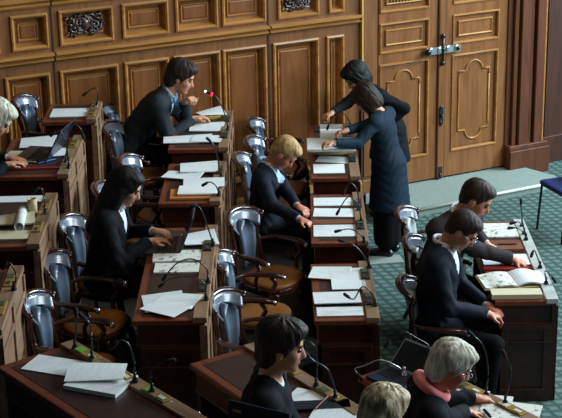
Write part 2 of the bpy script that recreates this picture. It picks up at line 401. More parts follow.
# carved ornament in two upper panels
def carving(u0, u1, z0, z1, seed):
    rnd = random.Random(seed); bm = bmesh.new()
    cu, cz, hw, hh = (u0+u1)/2, (z0+z1)/2, (u1-u0)/2, (z1-z0)/2
    for s in (-1, 1):
        for (a, b, r0, turns, sg) in ((.30, .25, .07, 1.4, 1), (.62, -.2, .075, 1.5, -1), (.80, .42, .05, 1.2, 1), (.42, -.55, .045, 1.3, 1), (.14, .55, .04, 1.2, -1)):
            c = (cu + s * a * hw, cz + b * hh); pts = []
            for k in range(15):
                t = k / 14; an = t * turns * 2 * math.pi * sg * s + 0.6; rr = r0 * (1 - .8 * t)
                pts.append((c[0] + rr * math.cos(an), .028 + .014 * t, c[1] + rr * math.sin(an)))
            tube(bm, pts, [.014, .011, .008], 6); blob(bm, pts[-1], (.015, .014, .015), seg=8, rings=6)
            for k in range(5):
                an = rnd.uniform(0, 6.28); q = (c[0] + math.cos(an) * r0 * 1.15, .026, c[1] + math.sin(an) * r0 * 1.1)
                blob(bm, q, (.022, .012, .010), Euler((0, -an, 0)).to_matrix(), 8, 6)
    blob(bm, (cu, .03, cz), (.045, .03, .06)); blob(bm, (cu, .04, cz + .07), (.02, .02, .02))
    for k in range(8): blob(bm, (cu + .06 * math.cos(k * .785), .03, cz + .075 * math.sin(k * .785)), (.016, .014, .016), seg=8, rings=6)
    bmc = finish('carving', bm, 'carve'); bmc.parent = wall_o
M['carve'] = noise_mat('carved_dark_wood', (44, 32, 30), (74, 56, 50), rough=0.25, spec=0.8)
for i in (2, 6):
    h = holesU[i]; carving(h[0] + .11, h[1] - .11, h[2] + .09, h[3] - .07, i)

# ---- door surround and leaves
uA, uB = ux(357, 60), ux(376, 80)          # left jamb pilaster
uD0, uDc, uD1 = ux(377, 80), ux(439.5, 90), ux(504, 80)
uP0, uP1 = ux(505, 100), ux(541, 100)
bm = bmesh.new()
box(bm, uA + .02, uB, -.25, .03, .0, ZT); box(bm, uA + .05, uB - .05, .03, .05, .25, ZT); box(bm, uA + .02, uB, .03, .07, .0, .22)
t1 = struct(wfinish('trim_2', bm, 'wall_wood', bevel=.006))
bm = bmesh.new(); box(bm, uA, uA + .02, -.05, .10, 1.1, ZT); tg = wfinish('gold_edge', bm, 'pale_gold', None); tg.parent = t1; tg.matrix_parent_inverse = t1.matrix_world.inverted()  # gold colour stands in for light on this edge
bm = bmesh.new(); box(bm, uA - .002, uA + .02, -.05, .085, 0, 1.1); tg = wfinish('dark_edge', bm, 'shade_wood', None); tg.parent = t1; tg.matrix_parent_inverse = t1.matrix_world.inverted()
DPROF = [(0, .03), (.004, .042), (.016, .044), (.026, .030), (.032, .008), (.07, .008)]
def leaf(name, u0, u1, panels, zb=.10):
    bm = bmesh.new(); box(bm, u0, u1, -.06, 0.0, zb, 2.6)
    bay2 = [p for p in panels]
    zs = sorted([(p[2], p[3]) for p in panels])
    pu0, pu1 = panels[0][0], panels[0][1]
    box(bm, u0, pu0, 0, .03, zb, 2.6); box(bm, pu1, u1, 0, .03, zb, 2.6)
    z = zb
    for a, b in zs: box(bm, pu0, pu1, 0, .03, z, a); z = b
    box(bm, pu0, pu1, 0, .03, z, 2.6)
    d = struct(wfinish(name, bm, 'door_wood'))
    for k, p in enumerate(panels):
        bm = bmesh.new()
        if k == 0:   # tall lower panel with a raised shaped border
            panel_field(bm, *p, DPROF[:5] + [(.04, .012)], [1, 1, 1, 0, 0, 0])
            a0, a1, b0, b1 = p[0] + .10, p[1] - .10, p[2] + .10, p[3] - .09
            mu = (a0 + a1) / 2; r = (a1 - a0) * .27; pts = []
            def arc(cx, cz, r, t0, t1, n=10): return [(cx + r * math.cos(t0 + (t1 - t0) * k / n), .014, cz + r * math.sin(t0 + (t1 - t0) * k / n)) for k in range(n + 1)]
            top = arc(mu, b1 - r, r, 0, math.pi)
            pts = [(a1, .014, b1 - r * 1.6), (a1, .014, b1 - r)] + [(mu + r, .014, b1 - r)] + top + [(a0, .014, b1 - r), (a0, .014, b1 - r * 1.6)]
            bot = arc(mu, b0 + r, r, math.pi, 2 * math.pi)
            pts += [(a0, .014, b0 + r * 1.6), (a0, .014, b0 + r)] + bot + [(a1, .014, b0 + r), (a1, .014, b0 + r * 1.6), (a1, .014, b1 - r * 1.6)]
            tube(bm, pts, .011, 6, mi=1)
        else:
            panel_field(bm, *p, DPROF + [(.075, .022), (.083, .030), (.090, .022), (.094, .016)], [1, 1, 1, 0, 0, 0, 1, 2, 1, 0])
        c = wfinish('door_panel', bm, ['door_wood', 'mould_wood', 'pale_gold'], None); c.parent = d; c.matrix_parent_inverse = d.matrix_world.inverted()
    return d
l0, l1 = ux(378, 40), ux(427.5, 40)
r0, r1 = ux(450.5, 40), ux(497, 40)
dl = leaf('door_1', uD0, uDc - .012, [(l0, l1, .36, 1.385), (l0, l1, 1.49, 1.80), (l0, l1, 1.90, 2.5)])
dr = leaf('door_2', uDc + .012, uD1, [(r0, r1, .36, 1.385), (r0, r1, 1.49, 1.80), (r0, r1, 1.90, 2.5)])
bm = bmesh.new()
for k in range(12):
    u = l0 + .09 + k * (l1 - l0 - .18) / 11; tube(bm, [(u, .015, 1.97), (u, .02, 2.45)], .008, 5)
for z in (2.05, 2.15, 2.25): tube(bm, [(l0 + .08, .015, z), (l1 - .08, .015, z)], .008, 5)
c = wfinish('door_grille', bm, 'grey_metal'); c.parent = dl; c.matrix_parent_inverse = dl.matrix_world.inverted()
bm = bmesh.new(); box(bm, uDc - .045, uDc + .03, .03, .052, .1, 2.6); box(bm, uDc - .012, uDc + .012, -.03, .03, .1, 2.6)
c = wfinish('astragal', bm, 'door_wood', bevel=.008); c.parent = dl; c.matrix_parent_inverse = dl.matrix_world.inverted()
bm = bmesh.new(); box(bm, uDc + .03, uDc + .038, .03, .045, .1, 2.6); box(bm, uDc - .052, uDc - .045, .03, .045, .1, 2.6)
c = wfinish('astragal_edge', bm, 'dark_gap'); c.parent = dl; c.matrix_parent_inverse = dl.matrix_world.inverted()
# latch
def onto(bm, name, mat, par):
    c = wfinish(name, bm, mat); c.parent = par; c.matrix_parent_inverse = par.matrix_world.inverted(); return c
uq0, zq = U(423, 51); uq1, _ = U(457, 47)
bm = bmesh.new(); box(bm, uq0, uq1, .052, .066, zq - .035, zq + .035)
for k in range(4):
    u = uq0 + (uq1 - uq0) * (k + .5) / 4; blob(bm, (u, .066, zq), (.03, .012, .042), seg=10, rings=6)
lb = onto(bm, 'door_latch', 'chrome', dl)
bm = bmesh.new(); uu, z0 = U(438.5, 62); _, z1 = U(438.5, 35)
tube(bm, [(uDc - .01, .07, z0), (uDc - .01, .07, z1)], .013, 8)
for z in (z0, z1, (z0 + z1) / 2): blob(bm, (uDc - .01, .07, z), (.024, .02, .028), seg=10, rings=6)
blob(bm, (uq0 + .01, .085, zq), (.034, .03, .034), seg=10, rings=8); blob(bm, (uq1 - .04, .085, zq), (.022, .02, .022), seg=10, rings=8)
onto(bm, 'latch_bolt', 'black_metal', dl)
bm = bmesh.new(); _, z0 = U(438, 122); _, z1 = U(438, 107); box(bm, uDc - .035, uDc + .01, .052, .062, z0, z1)
blob(bm, (uDc - .012, .07, (z0+z1)/2), (.014, .02, .022), seg=8, rings=6); blob(bm, (uDc - .012, .058, z1), (.02, .008, .03), seg=8, rings=6); blob(bm, (uDc - .012, .058, z0), (.02, .008, .03), seg=8, rings=6)
onto(bm, 'keyhole_plate', 'black_metal', dl)
bm = bmesh.new(); _, z0 = U(440, 178); box(bm, uDc - .03, uDc + .012, .052, .06, .12, .22); blob(bm, (uDc - .01, .06, .12), (.02, .012, .03), seg=8, rings=6)
onto(bm, 'floor_bolt', 'black_metal', dl)
# door right side pilaster and dark panelled stretch
bm = bmesh.new()
box(bm, uD1, uP1, -.25, .05, 0, ZT)
w = uP1 - uD1
for a, b, v in ((.12, .20, .09), (.26, .50, .12), (.54, .62, .09), (.66, .88, .12)):
    box(bm, uD1 + w * a, uD1 + w * b, .05, v, .3, ZT)
box(bm, uD1, uP1 + .02, .05, .16, 0, .28); box(bm, uD1, uP1 + .01, .05, .14, .28, .33)
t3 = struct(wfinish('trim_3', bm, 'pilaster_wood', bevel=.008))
bm = bmesh.new(); box(bm, uD1 + w * .21, uD1 + w * .235, .05, .075, .33, ZT); box(bm, uD1 + w * .9, uD1 + w * .935, .05, .10, .33, ZT)
onto(bm, 'gold_edge', 'mould_wood', t3)
bm = bmesh.new(); uE = uP1 + 3.2
box(bm, uP1, uE, -.35, -.12, 0, ZT); box(bm, uP1, uE, -.12, -.06, 0, .3)
for k in range(5): box(bm, uP1 + .12 + k * .62, uP1 + .18 + k * .62, -.12, -.08, .3, ZT)
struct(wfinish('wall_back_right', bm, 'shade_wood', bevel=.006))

# ------------------------------------------------------------------ desks
DK = {}
def plate(bm, x, y0, y1, z0, z1):   # framed panel on the +x side at x
    pass
def make_desk(key, t, far, near, w, label, pale=False):
    a, b = back_xy(t, far, near); e = (a - b); L = e.length; e.normalize()
    ang = math.atan2(e.y, e.x) - math.pi / 2
    mid = (a + b) / 2; z = TIER[t]
    root = empty('council_desk', (mid.x, mid.y, z), ang, label, 'desk')
    h = L / 2; drop = (TIER[t] - TIER.get(t + 1, 0)) if t < 4 else 0.0
    drop = max(drop - .002, 0.0)
    bm = bmesh.new(); box(bm, -w, .0, -h, h, .745, TOP)
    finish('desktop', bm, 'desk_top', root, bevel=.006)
    bm = bmesh.new(); box(bm, -w + .055, -.10, -h + .06, h - .06, TOP - .002, TOP + .002); finish('leather_inset', bm, 'inset', root)
    bm = bmesh.new(); box(bm, -.075, .012, -h - .004, h + .004, TOP - .02, TOP + .018); finish('rear_ledge', bm, 'sheen_rail' if pale else 'rail', root, bevel=.004)
    bm = bmesh.new(); box(bm, -w + .03, -.02, -h + .02, h - .02, .60, .745); box(bm, -w + .022, -.012, -h + .012, h - .012, .60, .615); box(bm, -w + .022, -.012, -h + .012, h - .012, .735, .748)
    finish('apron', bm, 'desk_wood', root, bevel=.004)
    bm = bmesh.new(); box(bm, -.035, .0, -h, h, -drop + .002, .745)
    n = max(2, round(L / .42)); 
    for k in range(n + 1):
        y = -h + L * k / n; box(bm, 0, .014, max(y - .035, -h), min(y + .035, h), -drop + .002, .74)
    box(bm, 0, .016, -h, h, -drop + .002, -drop + .12); box(bm, 0, .012, -h, h, .60, .64)
    finish('back_panel', bm, 'rail' if t in (1, 2) else 'desk_wood', root, bevel=.003)  # pale backs of the two left rows imitate window light
    for s in (-1, 1):
        y0, y1 = (s * h - .03, s * h) if s > 0 else (s * h, s * h + .03)
        bm = bmesh.new(); box(bm, -w + .05, -.035, y0, y1, .002, .61)
        yo = s * h; 
        def lip(x0, x1, z0, z1, d=.012): box(bm, x0, x1, min(yo, yo + s * d), max(yo, yo + s * d), z0, z1)
        lip(-w + .05, -.035, .56, .60); lip(-w + .05, -.035, .002, .10, .018); lip(-w + .05, -w + .10, .10, .56); lip(-.085, -.035, .10, .56); lip(-w + .05, -.035, .46, .475, .016)
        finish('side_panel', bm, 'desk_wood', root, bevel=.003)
    bm = bmesh.new(); box(bm, -w + .12, -.035, -h + .03, h - .03, .40, .42); finish('shelf', bm, 'desk_wood', root)
    DK[key] = dict(root=root, mid=mid, ang=ang, L=L, w=w, z=z + TOP, t=t, e=e, a=a, b=b)
    return root
DESK_LABELS = {
 'a1': 'dark wooden desk nearest the wall in the far left row, one white paper on it',
 'b1': 'dark wooden desk of the white-haired person at the left edge, open laptop on it',
 'c1': 'dark wooden desk at the left edge holding a rolled white paper tube and cream sheets',
 'd1': 'dark desk cut by the left edge of the picture, pale plank back with a microphone',
 'a2': 'dark wooden desk the man in the grey-blue suit leans on',
 'b2': 'dark desk with loose papers over an orange folder, beyond the typing woman',
 'c2': 'long dark wooden desk the typing woman sits at, newspaper and fanned sheets on it',
 'a3': 'wooden desk beside the standing women, cream box file and two white sheets on it',
 'b3': 'wooden desk in front of the fair-haired man in the navy suit',
 'c3': 'reddish wooden desk with a pile of loose white papers, nearest of the middle row',
 'a4': 'long desk with a pale back ledge where the two men in suits write',
 'n1': 'dark red leather-topped desk in the lower left corner, nobody at it',
 'n2': 'turned wooden desk at the bottom centre where the brown-haired woman sits',
 'n3': 'turned wooden desk at the bottom right where the white-haired woman reads newspapers',
}
for key, t, far, near, w in DESKS: make_desk(key, t, far, near, w, DESK_LABELS[key], pale=(key == 'a4'))

# consoles on the ledges (parts of their desks)
def console(key, f, green=True, n=1):
    d = DK[key]; y = (f - .5) * d['L']
    bm = bmesh.new(); box(bm, -.068, -.008, y - .10, y + .10, TOP + .016, TOP + .028)
    c = finish('voting_console', bm, 'brass' if d['t'] == 1 or key.startswith('n') else 'black_metal', d['root'], bevel=.003)
    bm = bmesh.new(); box(bm, -.062, -.02, y + .02, y + .085, TOP + .028, TOP + .031)
    finish('voting_label', bm, ('green_label' if key == 'n1' else 'dull_label') if green else 'white_label', c)
    bm = bmesh.new(); box(bm, -.055, -.03, y - .08, y - .03, TOP + .028, TOP + .031)
    finish('name_label', bm, ('white_label' if key[0] == 'n' else 'grey_metal'), c)
for key in ('a1', 'b1', 'c1', 'd1', 'a2', 'b2', 'c2', 'a3', 'b3', 'c3'):
    d = DK[key]; console(key, .3); console(key, .74)
console('n1', .88, True); console('n1', .70, True); console('n1', .52, True)
console('n2', .62); console('n2', .25); console('n3', .5); console('n3', .2, False)

# ------------------------------------------------------------------ microphones
def mic(px_pts, t, label, group=None, led_=None, yshift=0.0, steel=False):
    """px_pts: base ... head in the picture, lying in a vertical plane through the base on the ledge"""
    b = P(px_pts[0][0], px_pts[0][1], TIER[t] + TOP + .018)
    root = empty('desk_microphone', b, 0, label, 'microphone')
    pts = []
    n = len(px_pts)
    for i, q in enumerate(px_pts):
        p = PY(q[0], q[1], b.y + yshift * i / (n - 1)); pts.append(p - b)
    pts[0] = Vector((0, 0, 0.02))
    sp = spline(pts, 6)
    bm = bmesh.new(); tube(bm, sp, [.0055, .0048, .0042], 8); finish('gooseneck', bm, 'chrome' if steel else 'black_metal', root)
    bm = bmesh.new(); bmesh.ops.create_cone(bm, cap_ends=True, segments=14, radius1=.020, radius2=.014, depth=.02, matrix=Matrix.Translation((0, 0, .011)))
    tube(bm, [(0, 0, .02), (0, 0, .055)], .008, 8)
    finish('microphone_base', bm, 'chrome' if steel else 'black_metal', root)
    d = (sp[-1] - sp[-4]).normalized(); e = sp[-1]
    bm = bmesh.new(); tube(bm, [e - d * .03, e - d * .01, e + d * .02, e + d * .03], [.006, .011, .012, .007], 10)
    h = finish('microphone_head', bm, 'foam', root)
    if led_:
        bm = bmesh.new(); tube(bm, [e - d * .032, e - d * .018], .0165, 12); finish('light_ring', bm, led_, h)
        if led_ == 'led_red':
            bm = bmesh.new(); blob(bm, e + d * .034, (.011, .011, .011)); finish('microphone_tip', bm, 'led_white', h)
    return root
MICS = [
 (1, [(97, 106), (98, 92), (94, 88), (85, 94)], 'black gooseneck microphone on the far left desk against the panelling', None, 0),
 (1, [(66, 163), (68, 140), (72, 124), (80, 128), (83, 136)], 'tall arched microphone beside the open laptop at the left', None, 0),
 (1, [(69, 168), (66, 145), (60, 131), (53, 134)], 'short bent microphone on the desk of the white-haired person at the left edge', None, 0),
 (1, [(45, 214), (44, 196), (41, 188), (36, 190)], 'small black microphone behind the rolled paper tube at the left', None, 0),
 (1, [(14, 290), (16, 275), (10, 263), (5, 266)], 'black gooseneck microphone on the desk cut by the left edge', None, 0),
 (2, [(228, 130), (224, 112), (217, 98), (209, 93)], 'microphone with a lit red ring in front of the man in the grey-blue suit', 'led_red', 0),
 (2, [(221, 178), (218, 160), (214, 146), (209, 140)], 'black microphone between the suited man\'s desk and the loose papers', None, 0),
 (2, [(219, 196), (216, 186), (210, 182), (205, 184)], 'low black microphone at the near end of the desk with the orange folder', None, 0),
 (2, [(213, 246), (207, 225), (200, 208), (194, 206)], 'microphone beyond the typing woman\'s laptop', None, 0),
 (2, [(208, 283), (206, 268), (192, 259), (176, 264), (165, 277)], 'far one of two arched microphones hanging over the newspaper', None, 0),
 (2, [(206, 300), (204, 283), (190, 277), (172, 279), (162, 285)], 'near one of two arched microphones beside the fanned sheets', None, 0),
 (3, [(354, 148), (352, 128), (343, 113), (333, 116), (328, 127)], 'arched microphone under the standing women\'s arms', None, 0),
 (3, [(359, 210), (357, 190), (350, 183), (344, 192)], 'arched microphone at the far end of the desk of the fair-haired man', None, 0),
 (3, [(361, 222), (358, 204), (348, 197), (338, 212)], 'microphone with hanging head over the fair-haired man\'s papers', None, 0),
 (3, [(364, 243), (360, 234), (350, 229), (338, 231)], 'low microphone reaching over the near end of the fair-haired man\'s desk', None, 0),
 (3, [(369, 268), (362, 253), (352, 244), (342, 241)], 'long microphone leaning from the far corner of the middle desk with piled papers', None, 0),
 (3, [(375, 306), (371, 292), (362, 287), (354, 299), (347, 296)], 'microphone curling down over the nearest papers of the middle row', None, 0),
 (4, [(522, 226), (522, 215), (521, 208), (521, 202)], 'thin upright microphone at the far end of the two men\'s desk', None, 0),
 (4, [(524, 234), (523, 226), (519, 222), (513, 223)], 'upper one of two small black microphones near the magazine', None, 0),
 (4, [(526, 240), (523, 232), (517, 228), (511, 228)], 'lower one of two small black microphones near the magazine', None, 0),
 (4, [(540, 268), (537, 256), (534, 250), (532, 254)], 'short microphone on the pale ledge beside the writing hand', None, 0),
 (4, [(546, 284), (545, 272), (548, 272), (554, 280)], 'microphone bending outward over the carpet from the two men\'s desk', None, 0),
 (1, [(75, 349), (76, 335), (76, 322), (76, 313)], 'straight black microphone at the far corner of the lower left desk', None, 0),
 (1, [(92, 360), (92, 345), (90, 325), (83, 317)], 'slim microphone with a bent tip beside the green label on the lower left desk', None, 0),
 (1, [(135, 382), (134, 360), (129, 345), (121, 340), (114, 345)], 'tall arched microphone beyond the papers on the lower left desk', None, 0),
 (1, [(152, 393), (151, 376), (157, 365), (170, 361)], 'microphone pointing right at the near end of the lower left desk', None, 0),
 (2, [(316, 387), (317, 366), (315, 348), (308, 342), (303, 348)], 'black arched microphone in front of the brown-haired woman\'s face', None, 0),
 (2, [(335, 399), (334, 385), (327, 369), (314, 361), (306, 354)], 'long leaning microphone to the right of the brown-haired woman', None, 0),
 (3, [(486, 396), (488, 370), (483, 346), (471, 334)], 'tall arched microphone in front of the white-haired woman', None, 0),
 (3, [(505, 404), (508, 390), (511, 370), (504, 354)], 'wavy upright microphone at the right end of the newspaper desk', None, 0),
 (3, [(428, 368), (430, 348), (418, 339), (400, 331), (387, 344)], 'black microphone arching left over the carpet above the white-haired woman', None, 0),
]
for t, pts, lab, l, ys in MICS: mic(pts, t, lab, None, l, ys)
o = mic([(404, 375), (396, 366), (380, 360), (364, 366), (355, 369), (360, 377)], 3, 'pale steel gooseneck lying over the left corner of the newspaper desk', steel=True)

# ------------------------------------------------------------------ chairs
def chair_parts(root, splat='leather', arms=True):
    # seat frame and seat
    def seat_pts(k, s=1.0):
        out = []
        for i in range(28):
            a = 2 * math.pi * i / 28; x = math.cos(a); y = math.sin(a)
            wd_ = .245 + .03 * x; out.append((.02 + .235 * s * math.copysign(abs(x) ** .8, x), wd_ * s * math.copysign(abs(y) ** .8, y)))
        return out
    bm = bmesh.new(); prism(bm, seat_pts(0), .385, .44); finish('seat_frame', bm, 'chair_wood', root, bevel=.01)
    bm = bmesh.new()
    rings = []
    for s, z in ((.93, .435), (.93, .455), (.88, .468), (.6, .475), (.2, .470)):
        rings.append([bm.verts.new((x, y, z)) for x, y in seat_pts(0, s)])
    for a, b in zip(rings, rings[1:]):
        for i in range(28): bm.faces.new((a[i], a[(i+1) % 28], b[(i+1) % 28], b[i]))
    bm.faces.new(rings[-1]); bm.faces.new(rings[0][::-1]); finish('seat', bm, 'seat', root, smooth=True)
    # crest rail: deep curve, horns forward
    def crest(a, r=.198): return Vector((-.215 - .130 * math.cos(a), r * math.sin(a), .93 - .06 * (1 - math.cos(a))))
    bm = bmesh.new(); pts = [crest(R(d)) for d in range(-84, 85, 8)]
    tube(bm, pts, [.016, .022, .026, .028, .026, .022, .016], 10, flat=.8)
    for s in (-1, 1): blob(bm, pts[0 if s < 0 else -1], (.022, .018, .02), seg=10, rings=6)
    finish('crest_rail', bm, 'chair_wood', root)
    # curved band below the crest
    def band(u, v):
        a = R(-76 + 152 * u); c = crest(a, .192 - .055 * v); c.z -= .010 + .085 * v; c.x += .012 + .035 * v
        return c, Vector((math.cos(a), -math.sin(a), .35))
    bm = bmesh.new(); sheet(bm, band, 16, 4, .018); finish('crest_panel', bm, 'band', root, smooth=True)
    # upholstered splat
    def splat_f(u, v):
        wv = .100 * (1 - .45 * v) * (1 if v > .18 else (v / .18 + .35) / 1.35)
        a = (u - .5) * 2; z = .865 - .385 * v; x = -.30 + .055 * v + .055 * a * a * (1 - v * .5) + .02 * math.sin(v * 3.1)
        return Vector((x, a * wv, z)), Vector((1, -a * .35, .25))
    bm = bmesh.new(); sheet(bm, splat_f, 8, 10, .04); finish('backrest', bm, splat, root, smooth=True)
    for s in (-1, 1):
        # rear post sweeping from the crest horn down to the seat
        bm = bmesh.new()
        tube(bm, spline([(-.230, s * .194, .876), (-.25, s * .160, .78), (-.235, s * .15, .68), (-.215, s * .155, .55), (-.19, s * .19, .42)], 5), [.022, .02, .019, .022, .024], 8)
        finish('back_post', bm, 'chair_wood', root)
        bm = bmesh.new()
        tube(bm, spline([(-.235, s * .16, .665), (-.15, s * .235, .675), (-.02, s * .262, .675), (.09, s * .262, .672), (.15, s * .255, .66)], 5), [.016, .022, .027, .03, .020], 8, flat=.75)
        ar = finish('armrest', bm, 'chair_wood', root)
        bm = bmesh.new(); blob(bm, (.155, s * .255, .655), (.020, .02, .022), seg=10, rings=8); finish('arm_knob', bm, 'tack', ar)
        bm = bmesh.new(); tube(bm, spline([(.05, s * .262, .655), (.09, s * .272, .60), (.05, s * .262, .52), (.06, s * .25, .42)], 5), [.015, .019, .015, .022], 8); finish('arm_support', bm, 'chair_wood', root)
        for x, xo in ((.18, .05), (-.15, -.07)):
            y = s * (.19 if x > 0 else .17)
            bm = bmesh.new(); tube(bm, spline([(x, y, .40), (x + xo * .6, y * 1.08, .27), (x + xo * .4, y * 1.05, .12), (x + xo, y * 1.12, .012)], 5), [.028, .024, .017, .02], 8); finish('leg', bm, 'chair_wood', root)
M['band'] = noise_mat('sheen_grey_leather', (82, 90, 102), (116, 126, 140), nscale=5, rough=0.26, coat=0.5)  # lightened base imitates the reflection on the crest
CH = {}
CH['blue'] = empty('armchair'); chair_parts(CH['blue'], 'leather')
CH['pale'] = empty('armchair'); chair_parts(CH['pale'], 'pale_leather')
used = set()
def put_chair(x, y, z, yaw, label, kind='blue', s=1.0):
    o = CH[kind] if kind not in used else copy_tree(CH[kind]); used.add(kind)
    o.location = (x, y, z); o.rotation_euler = (0, 0, yaw); o.scale = (s, s, s)
    tag(o, label, 'chair', None); return o
def chair_px(px, py, t, yaw, label, kind='blue', s=.94):
    c = P(px, py, TIER[t] + .95 * s); r = Matrix.Rotation(R(yaw), 3, 'Z') @ Vector((-.345 * s, 0, 0))
    return put_chair(c.x - r.x, c.y - r.y, TIER[t], R(yaw), label, kind, s)
CHAIRS = [
 (1, 16, 95, -16, 'blue-backed armchair just right of the head at the left edge, near the panelling', 'blue'),
 (2, 102, 104, -12, 'carved armchair of the man in the grey-blue suit, furthest of the left rows', 'blue'),
 (2, 104, 121, -14, 'carved armchair second from the wall, left of the man in the grey-blue suit', 'blue'),
 (2, 121, 155, -14, 'carved armchair right behind the head of the typing woman', 'blue'),
 (2, 95, 182, -8, 'carved armchair the typing woman sits in, mostly hidden by her', 'blue'),
 (2, 61, 215, -14, 'carved armchair left of the typing woman, topmost of three empty blue-backed ones', 'blue'),
 (2, 43, 252, -12, 'middle one of the three empty blue-backed armchairs above the lower left desk', 'blue'),
 (2, 24, 293, -10, 'lowest of the three empty blue-backed armchairs, touching the left desk\'s plank back', 'blue'),
 (3, 248, 118, -14, 'carved armchair highest up behind the fair-haired man', 'blue'),
 (3, 247, 136, -16, 'carved armchair second from the top behind the fair-haired man', 'blue'),
 (3, 234, 153, -8, 'carved armchair at the left shoulder of the fair-haired man', 'blue'),
 (3, 234, 207, -32, 'large empty blue-backed armchair directly below the fair-haired man', 'blue'),
 (3, 213, 252, -4, 'narrow-looking armchair between two empty ones beside the middle plank-backed desk', 'blue'),
 (3, 215, 290, -26, 'empty blue-backed armchair behind the brown-haired woman at the bottom', 'blue'),
 (4, 398, 207, -18, 'armchair with a pale back pad, behind the far one of the two men', 'pale'),
 (4, 405, 236, -12, 'pale-backed armchair between those of the two men on the right', 'pale'),
 (4, 406, 268, -6, 'reddish armchair the near man on the right sits in', 'pale'),
]
for t, x, y, yaw, lab, k in CHAIRS[:-1]: chair_px(x, y, t, yaw - (4 if y > 200 else 0), lab, k, 1.0 if 'large' in lab else .95)
put_chair(1.17, 9.86, 0, R(-8), CHAIRS[-1][4], 'pale')
chair_px(571, 374, 4, -10, 'dark carved armchair cut off by the right edge near the bottom', 'blue')
put_chair(-2.40, 10.52, T1, 0, 'armchair at the left edge carrying the white-haired person there', 'blue')
put_chair(-.20, 6.83, T2, R(8), 'armchair under the brown-haired woman at the bottom centre', 'blue')
put_chair(.56, 7.38, T3, R(8), 'armchair under the white-haired woman with the pink scarf', 'blue')
put_chair(.28, 6.13, T2, R(30), 'armchair of the ash-blond person at the bottom edge', 'blue')

# visitor chair at the right edge
vc = P(567, 233, 0)
root = empty('visitor_chair', (vc.x + .05, vc.y, 0), R(200), 'dark blue upholstered chair with thin black legs at the right edge by the door', 'chair')
bm = bmesh.new(); box(bm, -.25, .25, -.24, .24, .44, .50); finish('seat', bm, 'blue_fabric', root, bevel=.03)
bm = bmesh.new(); box(bm, -.27, -.22, -.22, .22, .58, .92); finish('backrest', bm, 'blue_fabric', root, bevel=.025)
for sx in (-1, 1):
    for sy in (-1, 1):
        bm = bmesh.new(); tube(bm, [(sx * .22, sy * .22, .45), (sx * .25, sy * .23, .0)], .012, 8); finish('leg', bm, 'black_metal', root)
for sy in (-1, 1):
    bm = bmesh.new(); tube(bm, [(-.23, sy * .2, .45), (-.25, sy * .2, .62)], .012, 8); finish('back_post', bm, 'black_metal', root)

